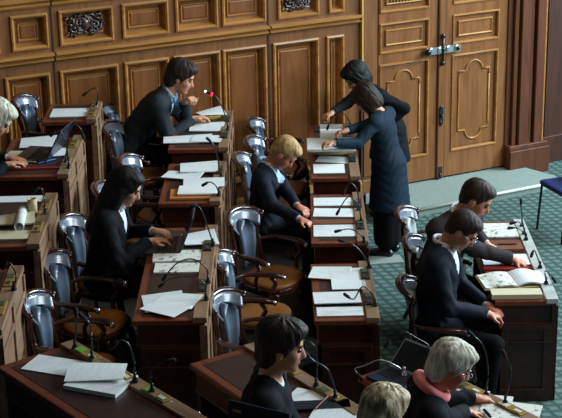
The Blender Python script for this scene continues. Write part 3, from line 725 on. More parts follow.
# ------------------------------------------------------------------ papers and things on desks
def dloc(key, px, py, lift=0.0):
    d = DK[key]; return P(px, py, d['z'] + lift)
def flat(name, key, px, py, lx, ly, rot, th, mat, label, cat, lift=.003, curl=0.0, group=None, parts=None):
    d = DK[key]; p = dloc(key, px, py, lift)
    bm = bmesh.new(); n = 6
    def f(u, v):
        x = (u - .5) * lx; y = (v - .5) * ly
        z = th / 2 + curl * ((u - .5) * (v - .3)) * 2 + abs(curl) * .5
        return Vector((x, y, z)), Vector((0, 0, 1))
    sheet(bm, f, n, n, th)
    o = finish(name, bm, mat, None, loc=p, rot=(0, 0, d['ang'] + R(rot)))
    return tag(o, label, cat, group)
A4x, A4y = .30, .212
F = [
 # far left
 ('paper_sheet', 'a1', 71, 113, .33, .26, 0, .006, 'paper', 'white paper on the farthest left desk under the panelling', 'paper', .003, 0),
 ('paper_sheet', 'b1', 41, 143, .32, .30, 6, .006, 'paper', 'white sheets beyond the laptop on the left desk', 'paper', .003, .01),
 ('paper_sheet', 'b1', 23, 157, .30, .26, -12, .006, 'cream', 'pale sheet under the hands of the person at the left edge', 'paper', .003, .01),
 ('paper_sheet', 'b1', 50, 153, .26, .20, 10, .005, 'paper', 'white sheet just left of the standing laptop screen', 'paper', .010, .0),
 ('folder', 'b1', 33, 169, .42, .035, 2, .010, 'red_card', 'narrow red folder along the near edge of the left laptop desk', 'folder', .003, 0),
 ('paper_sheet', 'c1', 15, 200, .40, .13, 0, .008, 'blank', 'white sheet at the far end of the desk with the paper tube', 'paper', .003, 0),
 ('paper_sheet', 'c1', 8, 222, .36, .20, 8, .010, 'cream', 'cream curled sheet behind the paper tube', 'paper', .003, .02),
 ('paper_sheet', 'c1', 14, 236, .38, .16, 0, .010, 'cream', 'cream sheet in front of the paper tube', 'paper', .003, 0),
 # row 2
 ('paper_sheet', 'a2', 211, 114, .24, .20, 18, .006, 'paper', 'white sheet sticking out beyond the suited man\'s hands', 'paper', .01, .03),
 ('folder', 'a2', 209, 119, .22, .03, 12, .02, 'yellow_card', 'thin yellow folder edge beyond the suited man\'s hands', 'folder', .003, 0),
 ('paper_sheet', 'a2', 207, 128, .30, .26, 0, .008, 'paper', 'white printed sheets in front of the suited man\'s elbow', 'paper', .003, .01),
 ('paper_sheet', 'a2', 188, 140, .42, .22, 4, .006, 'paper', 'widest white sheet hanging over the user edge of the suited man\'s desk', 'paper', .004, .01),
 ('paper_sheet', 'a2', 207, 139, .26, .20, -6, .006, 'paper', 'upper white sheet at the near end of the suited man\'s desk', 'paper', .014, .0),
 ('paper_sheet', 'b2', 199, 168, .30, .26, 4, .006, 'paper', 'topmost white sheet of the loose pile in the middle left row', 'paper', .022, .01),
 ('paper_sheet', 'b2', 183, 176, .30, .20, -14, .006, 'paper', 'slanted white sheet jutting left from the loose pile', 'paper', .012, .01),
 ('paper_sheet', 'b2', 204, 183, .32, .22, 3, .008, 'paper', 'white sheet with grey photo lying on the loose pile', 'paper', .026, 0),
 ('paper_sheet', 'b2', 198, 191, .30, .20, 0, .012, 'blank', 'plain white sheet on the orange folder', 'paper', .024, 0),
 ('folder', 'b2', 192, 195, .33, .22, 2, .014, 'orange_card', 'orange card folder under the white sheets', 'folder', .003, 0),
 ('paper_sheet', 'c2', 200, 240, .24, .26, 10, .006, 'paper', 'white sheet to the right of the typing woman\'s laptop', 'paper', .004, .02),
 ('newspaper', 'c2', 178, 257, .34, .20, 3, .012, 'news', 'folded newspaper on the desk in front of the laptop', 'newspaper', .003, 0),
 ('newspaper', 'c2', 180, 269, .34, .17, 0, .012, 'news', 'newspaper strip with dark photos under the arched microphones', 'newspaper', .003, 0),
 ('paper_sheet', 'c2', 164, 303, .26, .30, 10, .004, 'paper', 'left white sheet of the fan in the middle left row', 'paper', .003, .01),
 ('paper_sheet', 'c2', 178, 301, .26, .22, -18, .004, 'paper', 'right white sheet of the fan next to the microphone foot', 'paper', .009, .01),
 ('paper_sheet', 'c2', 166, 308, .26, .20, -32, .004, 'blank', 'top white sheet of the fan, turned across the others', 'paper', .016, .0),
 # row 3
 ('paper_sheet', 'a3', 336, 129, .30, .30, 0, .006, 'paper', 'white sheet beyond the far standing woman\'s hand', 'paper', .003, .0),
 ('paper_sheet', 'a3', 334, 160, .30, .18, -14, .005, 'paper', 'white slanted sheet just below the cream box file', 'paper', .003, .0),
 ('paper_sheet', 'a3', 329, 169, .27, .26, 0, .005, 'blank', 'blank white sheet at the near end of the standing women\'s desk', 'paper', .006, .0),
 ('paper_sheet', 'b3', 334, 202, .33, .20, 0, .005, 'paper', 'white sheet at the far end of the fair-haired man\'s desk', 'paper', .003, .0),
 ('paper_sheet', 'b3', 335, 213, .34, .20, -4, .005, 'blank', 'white sheet in the middle of the fair-haired man\'s desk', 'paper', .004, .0),
 ('folder', 'b3', 334, 222, .34, .10, 0, .004, 'brown_card', 'narrow brown folder between the white sheets of the fair-haired man', 'folder', .003, .0),
 ('paper_sheet', 'b3', 337, 231, .36, .26, 0, .005, 'paper', 'white sheet at the near end of the fair-haired man\'s desk', 'paper', .004, .0),
 ('paper_sheet', 'c3', 330, 274, .28, .24, -10, .006, 'paper', 'slanted white sheet at the far end of the piled middle desk', 'paper', .006, .01),
 ('paper_sheet', 'c3', 348, 279, .24, .40, 0, .006, 'paper', 'tall printed sheet beside the microphones on the piled middle desk', 'paper', .012, .0),
 ('paper_sheet', 'c3', 337, 298, .32, .20, 2, .006, 'paper', 'white sheet under the curling microphone on the piled middle desk', 'paper', .018, .0),
 ('paper_sheet', 'c3', 340, 312, .31, .15, 0, .006, 'paper', 'lowest white sheet at the near edge of the piled middle desk', 'paper', .003, .0),
 # row 4
 ('magazine', 'a4', 498, 231, .30, .32, 0, .010, 'news', 'open magazine with pictures at the far end of the two men\'s desk', 'magazine', .003, .0),
 ('folder', 'a4', 500, 247, .34, .20, 0, .02, 'brown_card', 'brown writing folder between the magazine and the writing hand', 'folder', .003, .0),
 ('paper_sheet', 'a4', 506, 260, .36, .22, 0, .006, 'blank', 'white sheet the far man\'s hand is writing on', 'paper', .003, .0),
 ('folder', 'a4', 506, 269, .34, .06, 0, .012, 'red_card', 'thin dark red folder between the written sheet and the open book', 'folder', .003, .0),
 ('booklet', 'a4', 516, 296, .36, .12, 0, .035, 'cream', 'thick cream booklet at the near end of the two men\'s desk', 'booklet', .003, .0),
 # near desks
 ('paper_sheet', 'n1', 55, 366, .19, .30, 30, .004, 'paper', 'printed white sheet lying alone on the far end of the lower left desk', 'paper', .003, .0),
 ('paper_sheet', 'n1', 101, 384, .24, .30, 28, .022, 'blank', 'white paper stack in the middle of the lower left desk', 'paper', .003, .0),
 ('paper_sheet', 'n1', 96, 373, .20, .30, 50, .004, 'paper', 'turned white sheet on top of the paper stack at lower left', 'paper', .03, .01),
 ('folder', 'n1', 92, 387, .10, .26, 28, .008, 'card', 'cream card edge under the paper stack at lower left', 'folder', .003, .0),
 ('paper_sheet', 'n2', 311, 398, .16, .24, 30, .004, 'blank', 'small white sheet right of the brown-haired woman', 'paper', .003, .0),
 ('folder', 'n2', 322, 406, .10, .30, 60, .012, 'black_card', 'black folder under a brown pen at the bottom centre', 'folder', .006, .0),
 ('paper_sheet', 'n2', 344, 416, .26, .34, 40, .01, 'paper', 'large white printed sheet at the bottom centre edge', 'paper', .004, .0),
 ('newspaper', 'n3', 482, 404, .24, .34, 40, .006, 'news', 'newspaper with a photo under the white-haired woman\'s hand', 'newspaper', .003, .0),
 ('newspaper', 'n3', 510, 412, .24, .34, 36, .006, 'news', 'newspaper running off the bottom edge at the right', 'newspaper', .010, .0),
 ('paper_sheet', 'n3', 468, 396, .16, .24, 40, .004, 'blank', 'white sheet between the white-haired woman\'s scarf and the newspapers', 'paper', .009, .0),
]
for a in F: flat(*a)
# standing women's stack: cream box file with papers on top
def slab(name, key, px, py, lx, ly, lz, rot, mat, label, cat, lift=.003, bevel=.004):
    d = DK[key]; p = dloc(key, px, py, lift); bm = bmesh.new(); box(bm, -lx/2, lx/2, -ly/2, ly/2, 0, lz)
    return tag(finish(name, bm, mat, None, loc=p, rot=(0, 0, d['ang'] + R(rot)), bevel=bevel), label, cat)
bx = slab('box_file', 'a3', 333, 151, .36, .24, .085, 0, 'card', 'cream box file under the papers the standing women sort', 'box file')
slab('tray', 'a3', 331, 146, .43, .36, .025, 0, 'paper', 'pile of white papers on the cream box file', 'paper pile', .10)
slab('paper_block', 'a3', 331, 136, .20, .14, .05, 0, 'blank', 'small white block of notes beside the near standing woman\'s hand', 'note pad', .127)
slab('folder', 'a3', 329, 131, .26, .05, .02, 8, 'black_card', 'dark folder edge between the two women\'s hands', 'folder', .127)
# open book on the men's desk
d = DK['a4']; p = dloc('a4', 513, 281, .006)
root = empty('open_book', p, d['ang'] + R(8), 'open book with pictures beside the near man\'s arm', 'book')
for s, nm in ((-1, 'left_page_block'), (1, 'right_page_block')):
    bm = bmesh.new()
    def f(u, v, s=s): 
        x = s * u * .24; return Vector((x, (v - .5) * .27, .008 + .028 * math.sin(math.pi * min(1, u * 1.1 + .08)) * (1 if s > 0 else .55))), Vector((0, 0, 1))
    sheet(bm, f, 10, 2, .012); finish('page_block', bm, 'news' if s < 0 else 'paper', root, smooth=False)
bm = bmesh.new(); box(bm, -.25, .25, -.14, .14, -.003, .002); finish('cover', bm, 'card', root)
# rolled paper tube and cup
def tube_obj(name, p, p2, r, mat, label, cat, hollow=True, seg=20):
    bm = bmesh.new(); a, b = Vector(p), Vector(p2); d_ = (b - a)
    up = Vector((0, 0, 1)) if abs(d_.normalized().z) < .9 else Vector((1, 0, 0)); x = d_.cross(up).normalized(); y = x.cross(d_).normalized()
    rings = []
    for c, rr in ((a, r), (b, r), (b, r * .86), (a, r * .86)):
        rings.append([bm.verts.new(c - a + (x * math.cos(t) + y * math.sin(t)) * rr) for t in [2*math.pi*k/seg for k in range(seg)]])
    for i in range(4):
        A_, B_ = rings[i], rings[(i + 1) % 4]
        for k in range(seg): bm.faces.new((A_[k], A_[(k+1) % seg], B_[(k+1) % seg], B_[k]))
    return tag(finish(name, bm, mat, None, smooth=True, loc=a), label, cat)
p = dloc('c1', 19, 227, .036); tube_obj('paper_roll', p, p + Vector((-.03, .34, .0)), .032, 'blank', 'rolled white paper tube lying on the desk at the left edge', 'paper roll')
p = dloc('c1', 33, 214, .003); tube_obj('paper_cup', p, p + Vector((.0, .0, .11)), .032, 'card', 'small beige cup near the ledge behind the paper tube', 'cup')
# pens
def pen(key, px, py, L, rot, mat, label, lift=.006, r=.005):
    d = DK[key]; p = dloc(key, px, py, lift + r); dv = Vector((math.cos(d['ang'] + R(rot)), math.sin(d['ang'] + R(rot)), 0)) * L / 2
    bm = bmesh.new(); tube(bm, [-dv, -dv * .9, dv * .8, dv], [r * .7, r, r, r * .2], 8)
    tag(finish('pen', bm, mat, None, loc=p), label, 'pen')
pen('b1', 47, 161, .16, 40, 'plastic_blue', 'bright blue pen near the foot of the left laptop')
pen('a4', 508, 244, .16, 0, 'black_metal', 'black pen on the brown writing folder', .024)
pen('n2', 322, 402, .18, 30, 'brown_card', 'brown pen on the black folder at the bottom centre', .02)
pen('n1', 166, 400, .10, 95, 'white_label', 'short white pen lying near the ledge end of the lower left desk', .004, .008)
pen('n3', 487, 413, .10, 70, 'black_metal', 'thick black pen on the newspapers at the bottom right', .02, .010)

# laptops
def laptop(key, px, py, yaw, openang, label, s=1.0, loc=None, lift=.003, scr='screen', sticker=False, shell='laptop'):
    if loc is None: loc = dloc(key, px, py, lift)
    root = empty('laptop', loc, yaw, label, 'laptop')      # local +x = away from user
    lx, ly = .23 * s, .32 * s
    bm = bmesh.new(); box(bm, -lx/2, lx/2, -ly/2, ly/2, 0, .016); finish('laptop_base', bm, 'laptop', root, bevel=.004)
    bm = bmesh.new()
    for i in range(5):
        for j in range(12): box(bm, -lx*.12 + i*.024*s, -lx*.12 + i*.024*s + .019*s, -ly*.42 + j*ly*.07, -ly*.42 + j*ly*.07 + ly*.058, .016, .019)
    finish('keyboard', bm, 'key', root)
    a = R(openang); m = Matrix.Translation((lx/2, 0, .016)) @ Matrix.Rotation(a - math.pi/2, 4, 'Y')
    bm = bmesh.new(); box(bm, -.004, .006, -ly/2, ly/2, 0, lx, mat=m); sc = finish('laptop_lid', bm, shell, root, bevel=.003)
    bm = bmesh.new(); box(bm, -.0055, -.004, -ly*.46, ly*.46, lx*.08, lx*.94, mat=m); finish('screen', bm, scr, sc)
    if sticker:
        bm = bmesh.new(); box(bm, -.007, -.0055, ly*.28, ly*.42, lx*.78, lx*.84, mat=m); finish('sticker', bm, 'yellow_card', sc)
    return root
laptop('b1', 38, 155, DK['b1']['ang'] - R(12), 118, 'open dark laptop with slanting lid on the left desk', 1.15)
laptop('c2', 163, 246, DK['c2']['ang'], 112, 'open laptop the woman with long dark hair is typing on', 1.12)
laptop('n3', 394, 380, DK['n3']['ang'] + R(6), 138, 'open dark laptop left behind the white-haired woman\'s shoulder', .88, scr='key', shell='laptop_silver')
q = P(258, 406, T1 + TOP + .255); laptop('n1', 0, 0, R(61), 96, 'black laptop with a small yellow sticker, cut off by the bottom edge', 1.0, loc=(q.x - math.cos(R(61)) * .13, q.y - math.sin(R(61)) * .13, T1 + TOP + .003), scr='key', sticker=True)

# ------------------------------------------------------------------ people: smooth-blended distance fields meshed with surface nets
def rotm(y, p, r=0.0):   # yaw about z, pitch forward (nose down) about y, roll about x
    return np.array(Matrix.Rotation(y, 3, 'Z') @ Matrix.Rotation(p, 3, 'Y') @ Matrix.Rotation(r, 3, 'X'))
def V3(*a): return np.array(a, dtype=np.float64)
def dist(p, X, Y, Z):
    k = p[0]
    if k == 'c':
        a, b, ra, rb = p[1], p[2], p[3], p[4]; ba = b - a; L2 = float(ba @ ba) + 1e-9
        x, y, z = X - a[0], Y - a[1], Z - a[2]
        t = np.clip((x * ba[0] + y * ba[1] + z * ba[2]) / L2, 0, 1)
        return np.sqrt((x - t * ba[0]) ** 2 + (y - t * ba[1]) ** 2 + (z - t * ba[2]) ** 2) - (ra + (rb - ra) * t)
    c, r, Rm = p[1], p[2], p[3]
    x, y, z = X - c[0], Y - c[1], Z - c[2]
    u = x * Rm[0][0] + y * Rm[1][0] + z * Rm[2][0]; v = x * Rm[0][1] + y * Rm[1][1] + z * Rm[2][1]; w = x * Rm[0][2] + y * Rm[1][2] + z * Rm[2][2]
    k0 = np.sqrt((u / r[0]) ** 2 + (v / r[1]) ** 2 + (w / r[2]) ** 2) + 1e-9
    k1 = np.sqrt((u / r[0] ** 2) ** 2 + (v / r[1] ** 2) ** 2 + (w / r[2] ** 2) ** 2) + 1e-9
    return k0 * (k0 - 1) / k1
def bounds(p):
    if p[0] == 'c':
        r = max(p[3], p[4]); return np.minimum(p[1], p[2]) - r, np.maximum(p[1], p[2]) + r
    r = np.sqrt((np.array(p[3]) ** 2) @ (np.array(p[2]) ** 2)); return p[1] - r, p[1] + r
def C(a, b, ra, rb=None, k=.02, tag='skin', op='add'): return ('c', np.array(a, float), np.array(b, float), ra, ra if rb is None else rb, k, tag, op)
def E(c, r, Rm=None, k=.02, tag='skin', op='add'): return ('e', np.array(c, float), np.array(r, float), np.eye(3) if Rm is None else Rm, k, tag, op)
def kk(p): return p[5] if p[0] == 'c' else p[4]
def tg(p): return p[-2]
def op(p): return p[-1]
def mesh_sdf(name, prims, mats, parent, h=.009, post=None, tagmap=None):
    adds = [p for p in prims if op(p) == 'add']
    lo = np.min([bounds(p)[0] for p in adds], 0) - .03; hi = np.max([bounds(p)[1] for p in adds], 0) + .03
    n = np.ceil((hi - lo) / h).astype(int) + 1
    ax = [lo[i] + np.arange(n[i]) * h for i in range(3)]
    D = np.full(tuple(n), .2, dtype=np.float32)
    for p in prims:
        b0, b1 = bounds(p); m = .03 + kk(p)
        s = [slice(max(0, int((b0[i] - m - lo[i]) / h)), min(n[i], int((b1[i] + m - lo[i]) / h) + 2)) for i in range(3)]
        if any(q.start >= q.stop for q in s): continue
        X, Y, Z = ax[0][s[0]][:, None, None], ax[1][s[1]][None, :, None], ax[2][s[2]][None, None, :]
        d = dist(p, X, Y, Z).astype(np.float32); k = max(kk(p), 1e-4); cur = D[tuple(s)]
        if op(p) == 'add':
            g = np.clip(.5 + .5 * (cur - d) / k, 0, 1); D[tuple(s)] = cur + (d - cur) * g - k * g * (1 - g)
        else:
            d = -d; g = np.clip(.5 + .5 * (d - cur) / k, 0, 1); D[tuple(s)] = cur + (d - cur) * g + k * g * (1 - g)
    if post: D = post(D, ax[0][:, None, None], ax[1][None, :, None], ax[2][None, None, :]).astype(np.float32)
    D[0], D[-1] = .1, .1; D[:, 0], D[:, -1] = .1, .1; D[:, :, 0], D[:, :, -1] = .1, .1
    S = D < 0
    c = [S[i:n[0]-1+i, j:n[1]-1+j, k:n[2]-1+k] for i in (0, 1) for j in (0, 1) for k in (0, 1)]
    cnt = sum(x.astype(np.int8) for x in c); cell = (cnt > 0) & (cnt < 8)
    idx = -np.ones(cell.shape, np.int64); I = np.argwhere(cell); idx[cell] = np.arange(len(I))
    acc = np.zeros((len(I), 3)); num = np.zeros(len(I))
    for axn in range(3):
        for o1 in (0, 1):
            for o2 in (0, 1):
                off = [0, 0, 0]; oth = [a for a in range(3) if a != axn]; off[oth[0]] = o1; off[oth[1]] = o2
                A = I + off; B = A.copy(); B[:, axn] += 1
                da = D[A[:, 0], A[:, 1], A[:, 2]]; db = D[B[:, 0], B[:, 1], B[:, 2]]; m = (da < 0) != (db < 0)
                t = da[m] / (da[m] - db[m]); pt = np.array(off, float)[None].repeat(m.sum(), 0); pt[:, axn] += t
                acc[m] += pt; num[m] += 1
    V = lo + (I + acc / num[:, None]) * h
    F_ = []
    for axn in range(3):
        a1, a2 = [(1, 2), (2, 0), (0, 1)][axn]
        sl = [slice(None)] * 3; s2 = [slice(None)] * 3; sl[axn] = slice(0, n[axn]-1); s2[axn] = slice(1, n[axn])
        A, B = S[tuple(sl)], S[tuple(s2)]
        E_ = np.argwhere(A != B)
        keep = (E_[:, a1] > 0) & (E_[:, a2] > 0) & (E_[:, a1] < n[a1]-1) & (E_[:, a2] < n[a2]-1); E_ = E_[keep]
        if not len(E_): continue
        ins = A[E_[:, 0], E_[:, 1], E_[:, 2]]
        def g(d1, d2):
            q = E_.copy(); q[:, a1] -= d1; q[:, a2] -= d2; return idx[q[:, 0], q[:, 1], q[:, 2]]
        q = np.stack([g(0, 0), g(1, 0), g(1, 1), g(0, 1)], 1); q[~ins] = q[~ins][:, ::-1]; F_.append(q)
    F_ = np.concatenate(F_)
    me = bpy.data.meshes.new(name); me.from_pydata(V.tolist(), [], F_.tolist()); me.update()
    for m in mats: me.materials.append(M[m])
    if tagmap:
        cen = V[F_].mean(1); best = np.full(len(cen), 9.0); mi = np.zeros(len(cen), int)
        for p in adds:
            d = dist(p, cen[:, 0], cen[:, 1], cen[:, 2]); m = d < best; best[m] = d[m]; mi[m] = tagmap.get(tg(p), 0)
        me.polygons.foreach_set('material_index', mi.astype(np.int32))
    me.polygons.foreach_set('use_smooth', np.ones(len(F_), bool)); me.update()
    o = bpy.data.objects.new(name, me); col.objects.link(o)
    if parent: o.parent = parent
    return o

def ik(s, t, l1, l2, pole):
    d = t - s; L = np.linalg.norm(d); L = min(L, (l1 + l2) * .995); u = d / (np.linalg.norm(d) + 1e-9)
    a = (l1 * l1 - l2 * l2 + L * L) / (2 * L); hgt = math.sqrt(max(l1 * l1 - a * a, 0))
    q = pole - u * (pole @ u); q /= np.linalg.norm(q) + 1e-9
    return s + u * a + q * hgt, s + u * L

def person(label, tier_z, yaw, head_px=None, loc=None, seated=True, lean=18, hc_pitch=35, head_yaw=0, hands=None, hs=1.0,
           hair=('short', 'hair_dark'), skin='skin', shirt='shirt_white', jacket='suit_navy', vneck=True, tie=None, glasses=False,
           scarf=None, skirt=False, curl=(25, 25), hand_local=True, seat_h=.47, collar=True, hem=0, poles=None, roll=0, neck_f=.5, sc=1.0):
    seat_h = seat_h / sc
    la = R(lean); ph = R(hc_pitch)
    pel = V3(0, 0, seat_h + .10) if seated else V3(0, 0, .93)
    up = V3(math.sin(la), 0, math.cos(la)); fw = V3(math.cos(la), 0, -math.sin(la)); TR = rotm(0, la)
    la2 = la * 1.25; up2 = V3(math.sin(la2), 0, math.cos(la2)); TR2 = rotm(0, la2)
    bel = pel + up * .17; che = pel + up * .27 + up2 * .10; nb = che + up2 * .17 - fw * .01
    HR = rotm(R(head_yaw), ph, R(roll)); nup = up2 * (1 - neck_f) + (HR @ V3(0, 0, 1)) * neck_f; nup /= np.linalg.norm(nup)
    hb = nb + nup * .085 * hs; HC = hb + (HR @ V3(.03, 0, .095)) * hs
    def hp(x, y, z): return HC + HR @ (V3(x, y, z) * hs)
    def hv(*r): return V3(*r) * hs
    sk = []
    # head
    sk += [E(hp(-.012, 0, .030), hv(.098, .077, .093), HR, .02), E(hp(.038, 0, -.045), hv(.058, .056, .074), HR, .03), E(hp(.070, 0, -.098), hv(.024, .026, .02), HR, .02),
           C(hp(.088, 0, .012), hp(.108, 0, -.028), .009 * hs, .0135 * hs, .012), E(hp(.092, 0, -.036), hv(.014, .018, .010), HR, .008),
           E(hp(.086, 0, -.062), hv(.014, .025, .006), HR, .006, 'lip'), E(hp(.084, 0, -.072), hv(.013, .022, .007), HR, .006, 'lip'),
           C(hp(.080, -.034, .034), hp(.080, .034, .034), .011 * hs, None, .015)]
    for s in (-1, 1):
        sk += [E(hp(.060, s * .040, -.022), hv(.024, .02, .024), HR, .02), E(hp(-.004, s * .078, -.010), hv(.020, .009, .033), HR, .006),
               E(hp(.094, s * .031, .010), hv(.014, .016, .010), HR, .010, 'skin', 'sub')]
    sk += [C(nb - up2 * .02, hp(-.025, 0, -.055), .057, .053, .03)]
    # torso
    to = [E(pel + up * .02, (.125, .165, .12), TR, .06, 'torso'), E(bel, (.118, .150, .16), TR, .06, 'torso'), E(che, (.118, .168, .185), TR2, .06, 'torso')]
    sh = {}
    for s, nm in ((1, 'L'), (-1, 'R')): sh[nm] = nb + V3(0, s * .178, 0) - up2 * .055
    to += [C(sh['L'], sh['R'], .058, .058, .05, 'torso'), C(nb - up2 * .02 + V3(0, .05, 0), sh['L'], .05, .052, .04, 'torso'), C(nb - up2 * .02 - V3(0, .05, 0), sh['R'], .05, .052, .04, 'torso')]
    # legs
    lg = []
    if seated:
        for s in (-1, 1):
            hp_, kn, an = V3(.02, s * .095, seat_h + .085), V3(.43, s * .13, seat_h + .06), V3(.40, s * .13, .09)
            lg += [C(hp_, kn, .088, .062, .04, 'leg'), C(kn, an, .058, .042, .03, 'leg'), C(an + V3(-.04, 0, -.045), an + V3(.16, s * .02, -.055), .040, .033, .02, 'shoe')]
    else:
        for s in (-1, 1):
            hp_, kn, an = V3(0, s * .085, .90), V3(.03, s * .09, .48), V3(-.02, s * .09, .09)
            lg += [C(hp_, kn, .088, .060, .04, 'leg'), C(kn, an, .055, .04, .03, 'leg'), C(an + V3(-.03, 0, -.05), an + V3(.15, s * .02, -.058), .038, .030, .02, 'shoe')]
    # arms
    fa = []; hd = []; slv = []; root = None
    if loc is None:
        w = P(head_px[0], head_px[1], tier_z + HC[2] * sc); Rz = Matrix.Rotation(yaw, 3, 'Z'); off = Rz @ Vector(HC) * sc; loc = (w.x - off.x, w.y - off.y, tier_z)
    root = empty('person', loc, yaw, label, 'person'); root.scale = (sc, sc, sc)
    inv = Matrix.Rotation(-yaw, 3, 'Z')
    hand_pts = []
    for i, nm in enumerate(('L', 'R')):
        s = 1 if nm == 'L' else -1; tgt = hands[i] if hands else None
        if tgt is None: tgt = V3(.33, s * .12, seat_h + .17) if seated else sh[nm] + V3(.05, s * .05, -.5)
        elif len(tgt) == 4 and tgt[0] == 'px':
            w = P(tgt[1], tgt[2], tgt[3]); tgt = np.array(inv @ (w - Vector(loc))) / sc
        else: tgt = V3(*tgt)
        pole = V3(*(poles[i])) if poles and poles[i] else V3(-.4, s * .7, -.8)
        el, wr = ik(sh[nm], tgt, .285, .255, pole)
        slv += [C(sh[nm], el, .056, .043, .03, 'arm'), C(el, wr, .043, .032, .02, 'arm')]
        fd = (wr - el); fd /= np.linalg.norm(fd); wx = wr + fd * .02
        hdv = fd * .6 + V3(.5, 0, -.12); hdv /= np.linalg.norm(hdv)
        side = np.cross(V3(0, 0, 1), hdv); side /= np.linalg.norm(side) + 1e-9; nrm = np.cross(hdv, side)
        HM = np.stack([hdv, side, nrm], 1)
        pc = wx + hdv * .05
        hd += [C(wr - fd * .05, wx + hdv * .02, .028, .026, .015, 'hand'), E(pc, (.050, .041, .017), HM, .015, 'hand')]
        cu = R(curl[i])
        for j, (fy, fl) in enumerate(((.030, .068), (.010, .076), (-.011, .071), (-.030, .056))):
            b0 = pc + hdv * .038 + side * fy * s
            d1 = hdv * math.cos(cu) - nrm * math.sin(cu); d2 = hdv * math.cos(cu * 2.2) - nrm * math.sin(cu * 2.2)
            hd += [C(b0, b0 + d1 * fl * .55, .0098, .009, .006, 'hand'), C(b0 + d1 * fl * .55, b0 + d1 * fl * .55 + d2 * fl * .5, .009, .0078, .004, 'hand')]
        tb = pc - hdv * .015 - side * s * -.030; td = hdv * .6 + side * s * .75 - nrm * .3; td /= np.linalg.norm(td)
        td2 = hdv * .9 + side * s * .3 - nrm * .3; td2 /= np.linalg.norm(td2)
        hd += [C(tb, tb + td * .038, .014, .011, .008, 'hand'), C(tb + td * .038, tb + td * .038 + td2 * .032, .011, .009, .004, 'hand')]
        hand_pts.append(pc)
    tm = {'skin': 0, 'hand': 0, 'lip': 4, 'torso': 1, 'arm': 1, 'leg': 2, 'shoe': 3}
    M.setdefault('lip', noise_mat('lips', (150, 84, 74), (164, 96, 86), rough=.45))
    body = to + lg + slv + sk + hd
    mesh_sdf('body', body, [skin, shirt, 'trouser', 'shoe', 'lip'], root, .0085, tagmap=tm)
    # jacket or top as its own cloth shell
    if jacket:
        def infl(p, d):
            q = list(p)
            if p[0] == 'c': q[3] += d; q[4] += d
            else: q[2] = p[2] + d
            return tuple(q)
        jk = [infl(p, .014) for p in to] + [infl(p, .013) for p in slv]
        if seated: jk += [E(pel + V3(.04, 0, -.02), (.17, .19, .10), None, .05, 'torso')]
        else:
            jk += [C(pel + V3(0, .03, .02), pel + V3(-.01, .05, -.22 - hem), .155, .19, .06), C(pel + V3(0, -.03, .02), pel + V3(-.01, -.05, -.22 - hem), .155, .19, .06)]
        jk += [C(wristp(p), wristp(p), .0, .0, .001) for p in []]
        cuf = [p for p in slv][1::2]
        # keep hands and neck free
        for p in cuf:
            a, b = p[1], p[2]; u = (b - a) / np.linalg.norm(b - a); jk.append(E(b + u * .040, (.044, .044, .044), None, .004, 'x', 'sub'))
        ncen = nb + up2 * .045 + fw * .01
        jk.append(E(ncen, (.068, .060, .066), TR2, .01, 'x', 'sub'))
        if not vneck: jk.append(E(nb + up2 * .04 + fw * .05, (.07, .07, .06), TR2, .01, 'x', 'sub'))
        f2 = V3(math.cos(la2), 0, -math.sin(la2)); n0 = nb
        if not seated:
            zc = pel[2] - .24 - hem
        def post(D, X, Y, Z):
            x, y, z = X - n0[0], Y, Z - n0[2]
            fx = x * f2[0] + z * f2[2]; uz = x * up2[0] + z * up2[2]
            if vneck:
                v = np.maximum(np.abs(y) - (uz + .30) * .26, -(fx + .0)); v = np.maximum(np.maximum(v, -(uz + .30)), fx - .165); D = np.maximum(D, -v)
            wr_ = .0022 * np.sin(uz * 62 + y * 25 + 3 * np.sin(y * 14 + fx * 20)) * np.clip(1 - np.abs(fx) * 0, 0, 1)
            D = D + wr_
            if not seated: D = np.maximum(D, zc - Z)
            return D
        mesh_sdf('jacket' if vneck else 'top', jk, [jacket], root, .0085, post)
    if collar and vneck:
        bm = bmesh.new(); pts = []
        for k in range(15):
            a = R(28 + (332 - 28) * k / 14); q = nb + up2 * (.040 + .012 * math.cos(a) * -1) + f2 * (.067 * math.cos(a)) + V3(0, .064 * math.sin(a), 0); pts.append(q)
        for s, e in ((1, pts[0]), (-1, pts[-1])): pass
        pts = [pts[0] - up2 * .035 + f2 * .018] + pts + [pts[-1] - up2 * .035 + f2 * .018]
        tube(bm, pts, .008, 8, flat=2.0, up=tuple(up2)); finish('shirt_collar', bm, shirt, root)
    if tie:
        bm = bmesh.new(); c0 = nb + f2 * .072 - up2 * .0
        def tf(u, v):
            q = nb + up2 * (-.01 - .27 * v) + f2 * (.068 + .058 * math.sin(min(1, v * 1.3) * 1.6)); wv = (.016 + .020 * v)
            return Vector(q) + Vector((0, (u - .5) * 2 * wv, 0)), Vector(f2)
        sheet(bm, tf, 2, 10, .008); blob(bm, Vector(c0), (.014, .02, .018)); finish('tie', bm, tie, root)
    if scarf:
        bm = bmesh.new(); pts = []
        for k in range(25):
            a = 2 * math.pi * k / 24; pts.append(nb + up2 * (.035 - .03 * math.cos(a)) + V3(math.cos(la2), 0, -math.sin(la2)) * (.085 * math.cos(a)) + V3(0, .088 * math.sin(a), 0))
        tube(bm, pts, [.026, .024, .028, .024, .026], 10, flat=1.1)
        finish('scarf', bm, scarf, root)
    if skirt:
        sk_ = [C(V3(0, .04, .80), V3(-.01, .07, .20), .15, .135, .05), C(V3(0, -.04, .80), V3(-.01, -.07, .20), .15, .135, .05)]
        def post2(D, X, Y, Z): return np.maximum(D + .004 * np.sin(np.arctan2(Y, X + .001) * 9), .13 - Z)
        mesh_sdf('skirt', sk_, ['trouser'], root, .012, post2)
    # hair
    hk, hm = hair
    hr = []
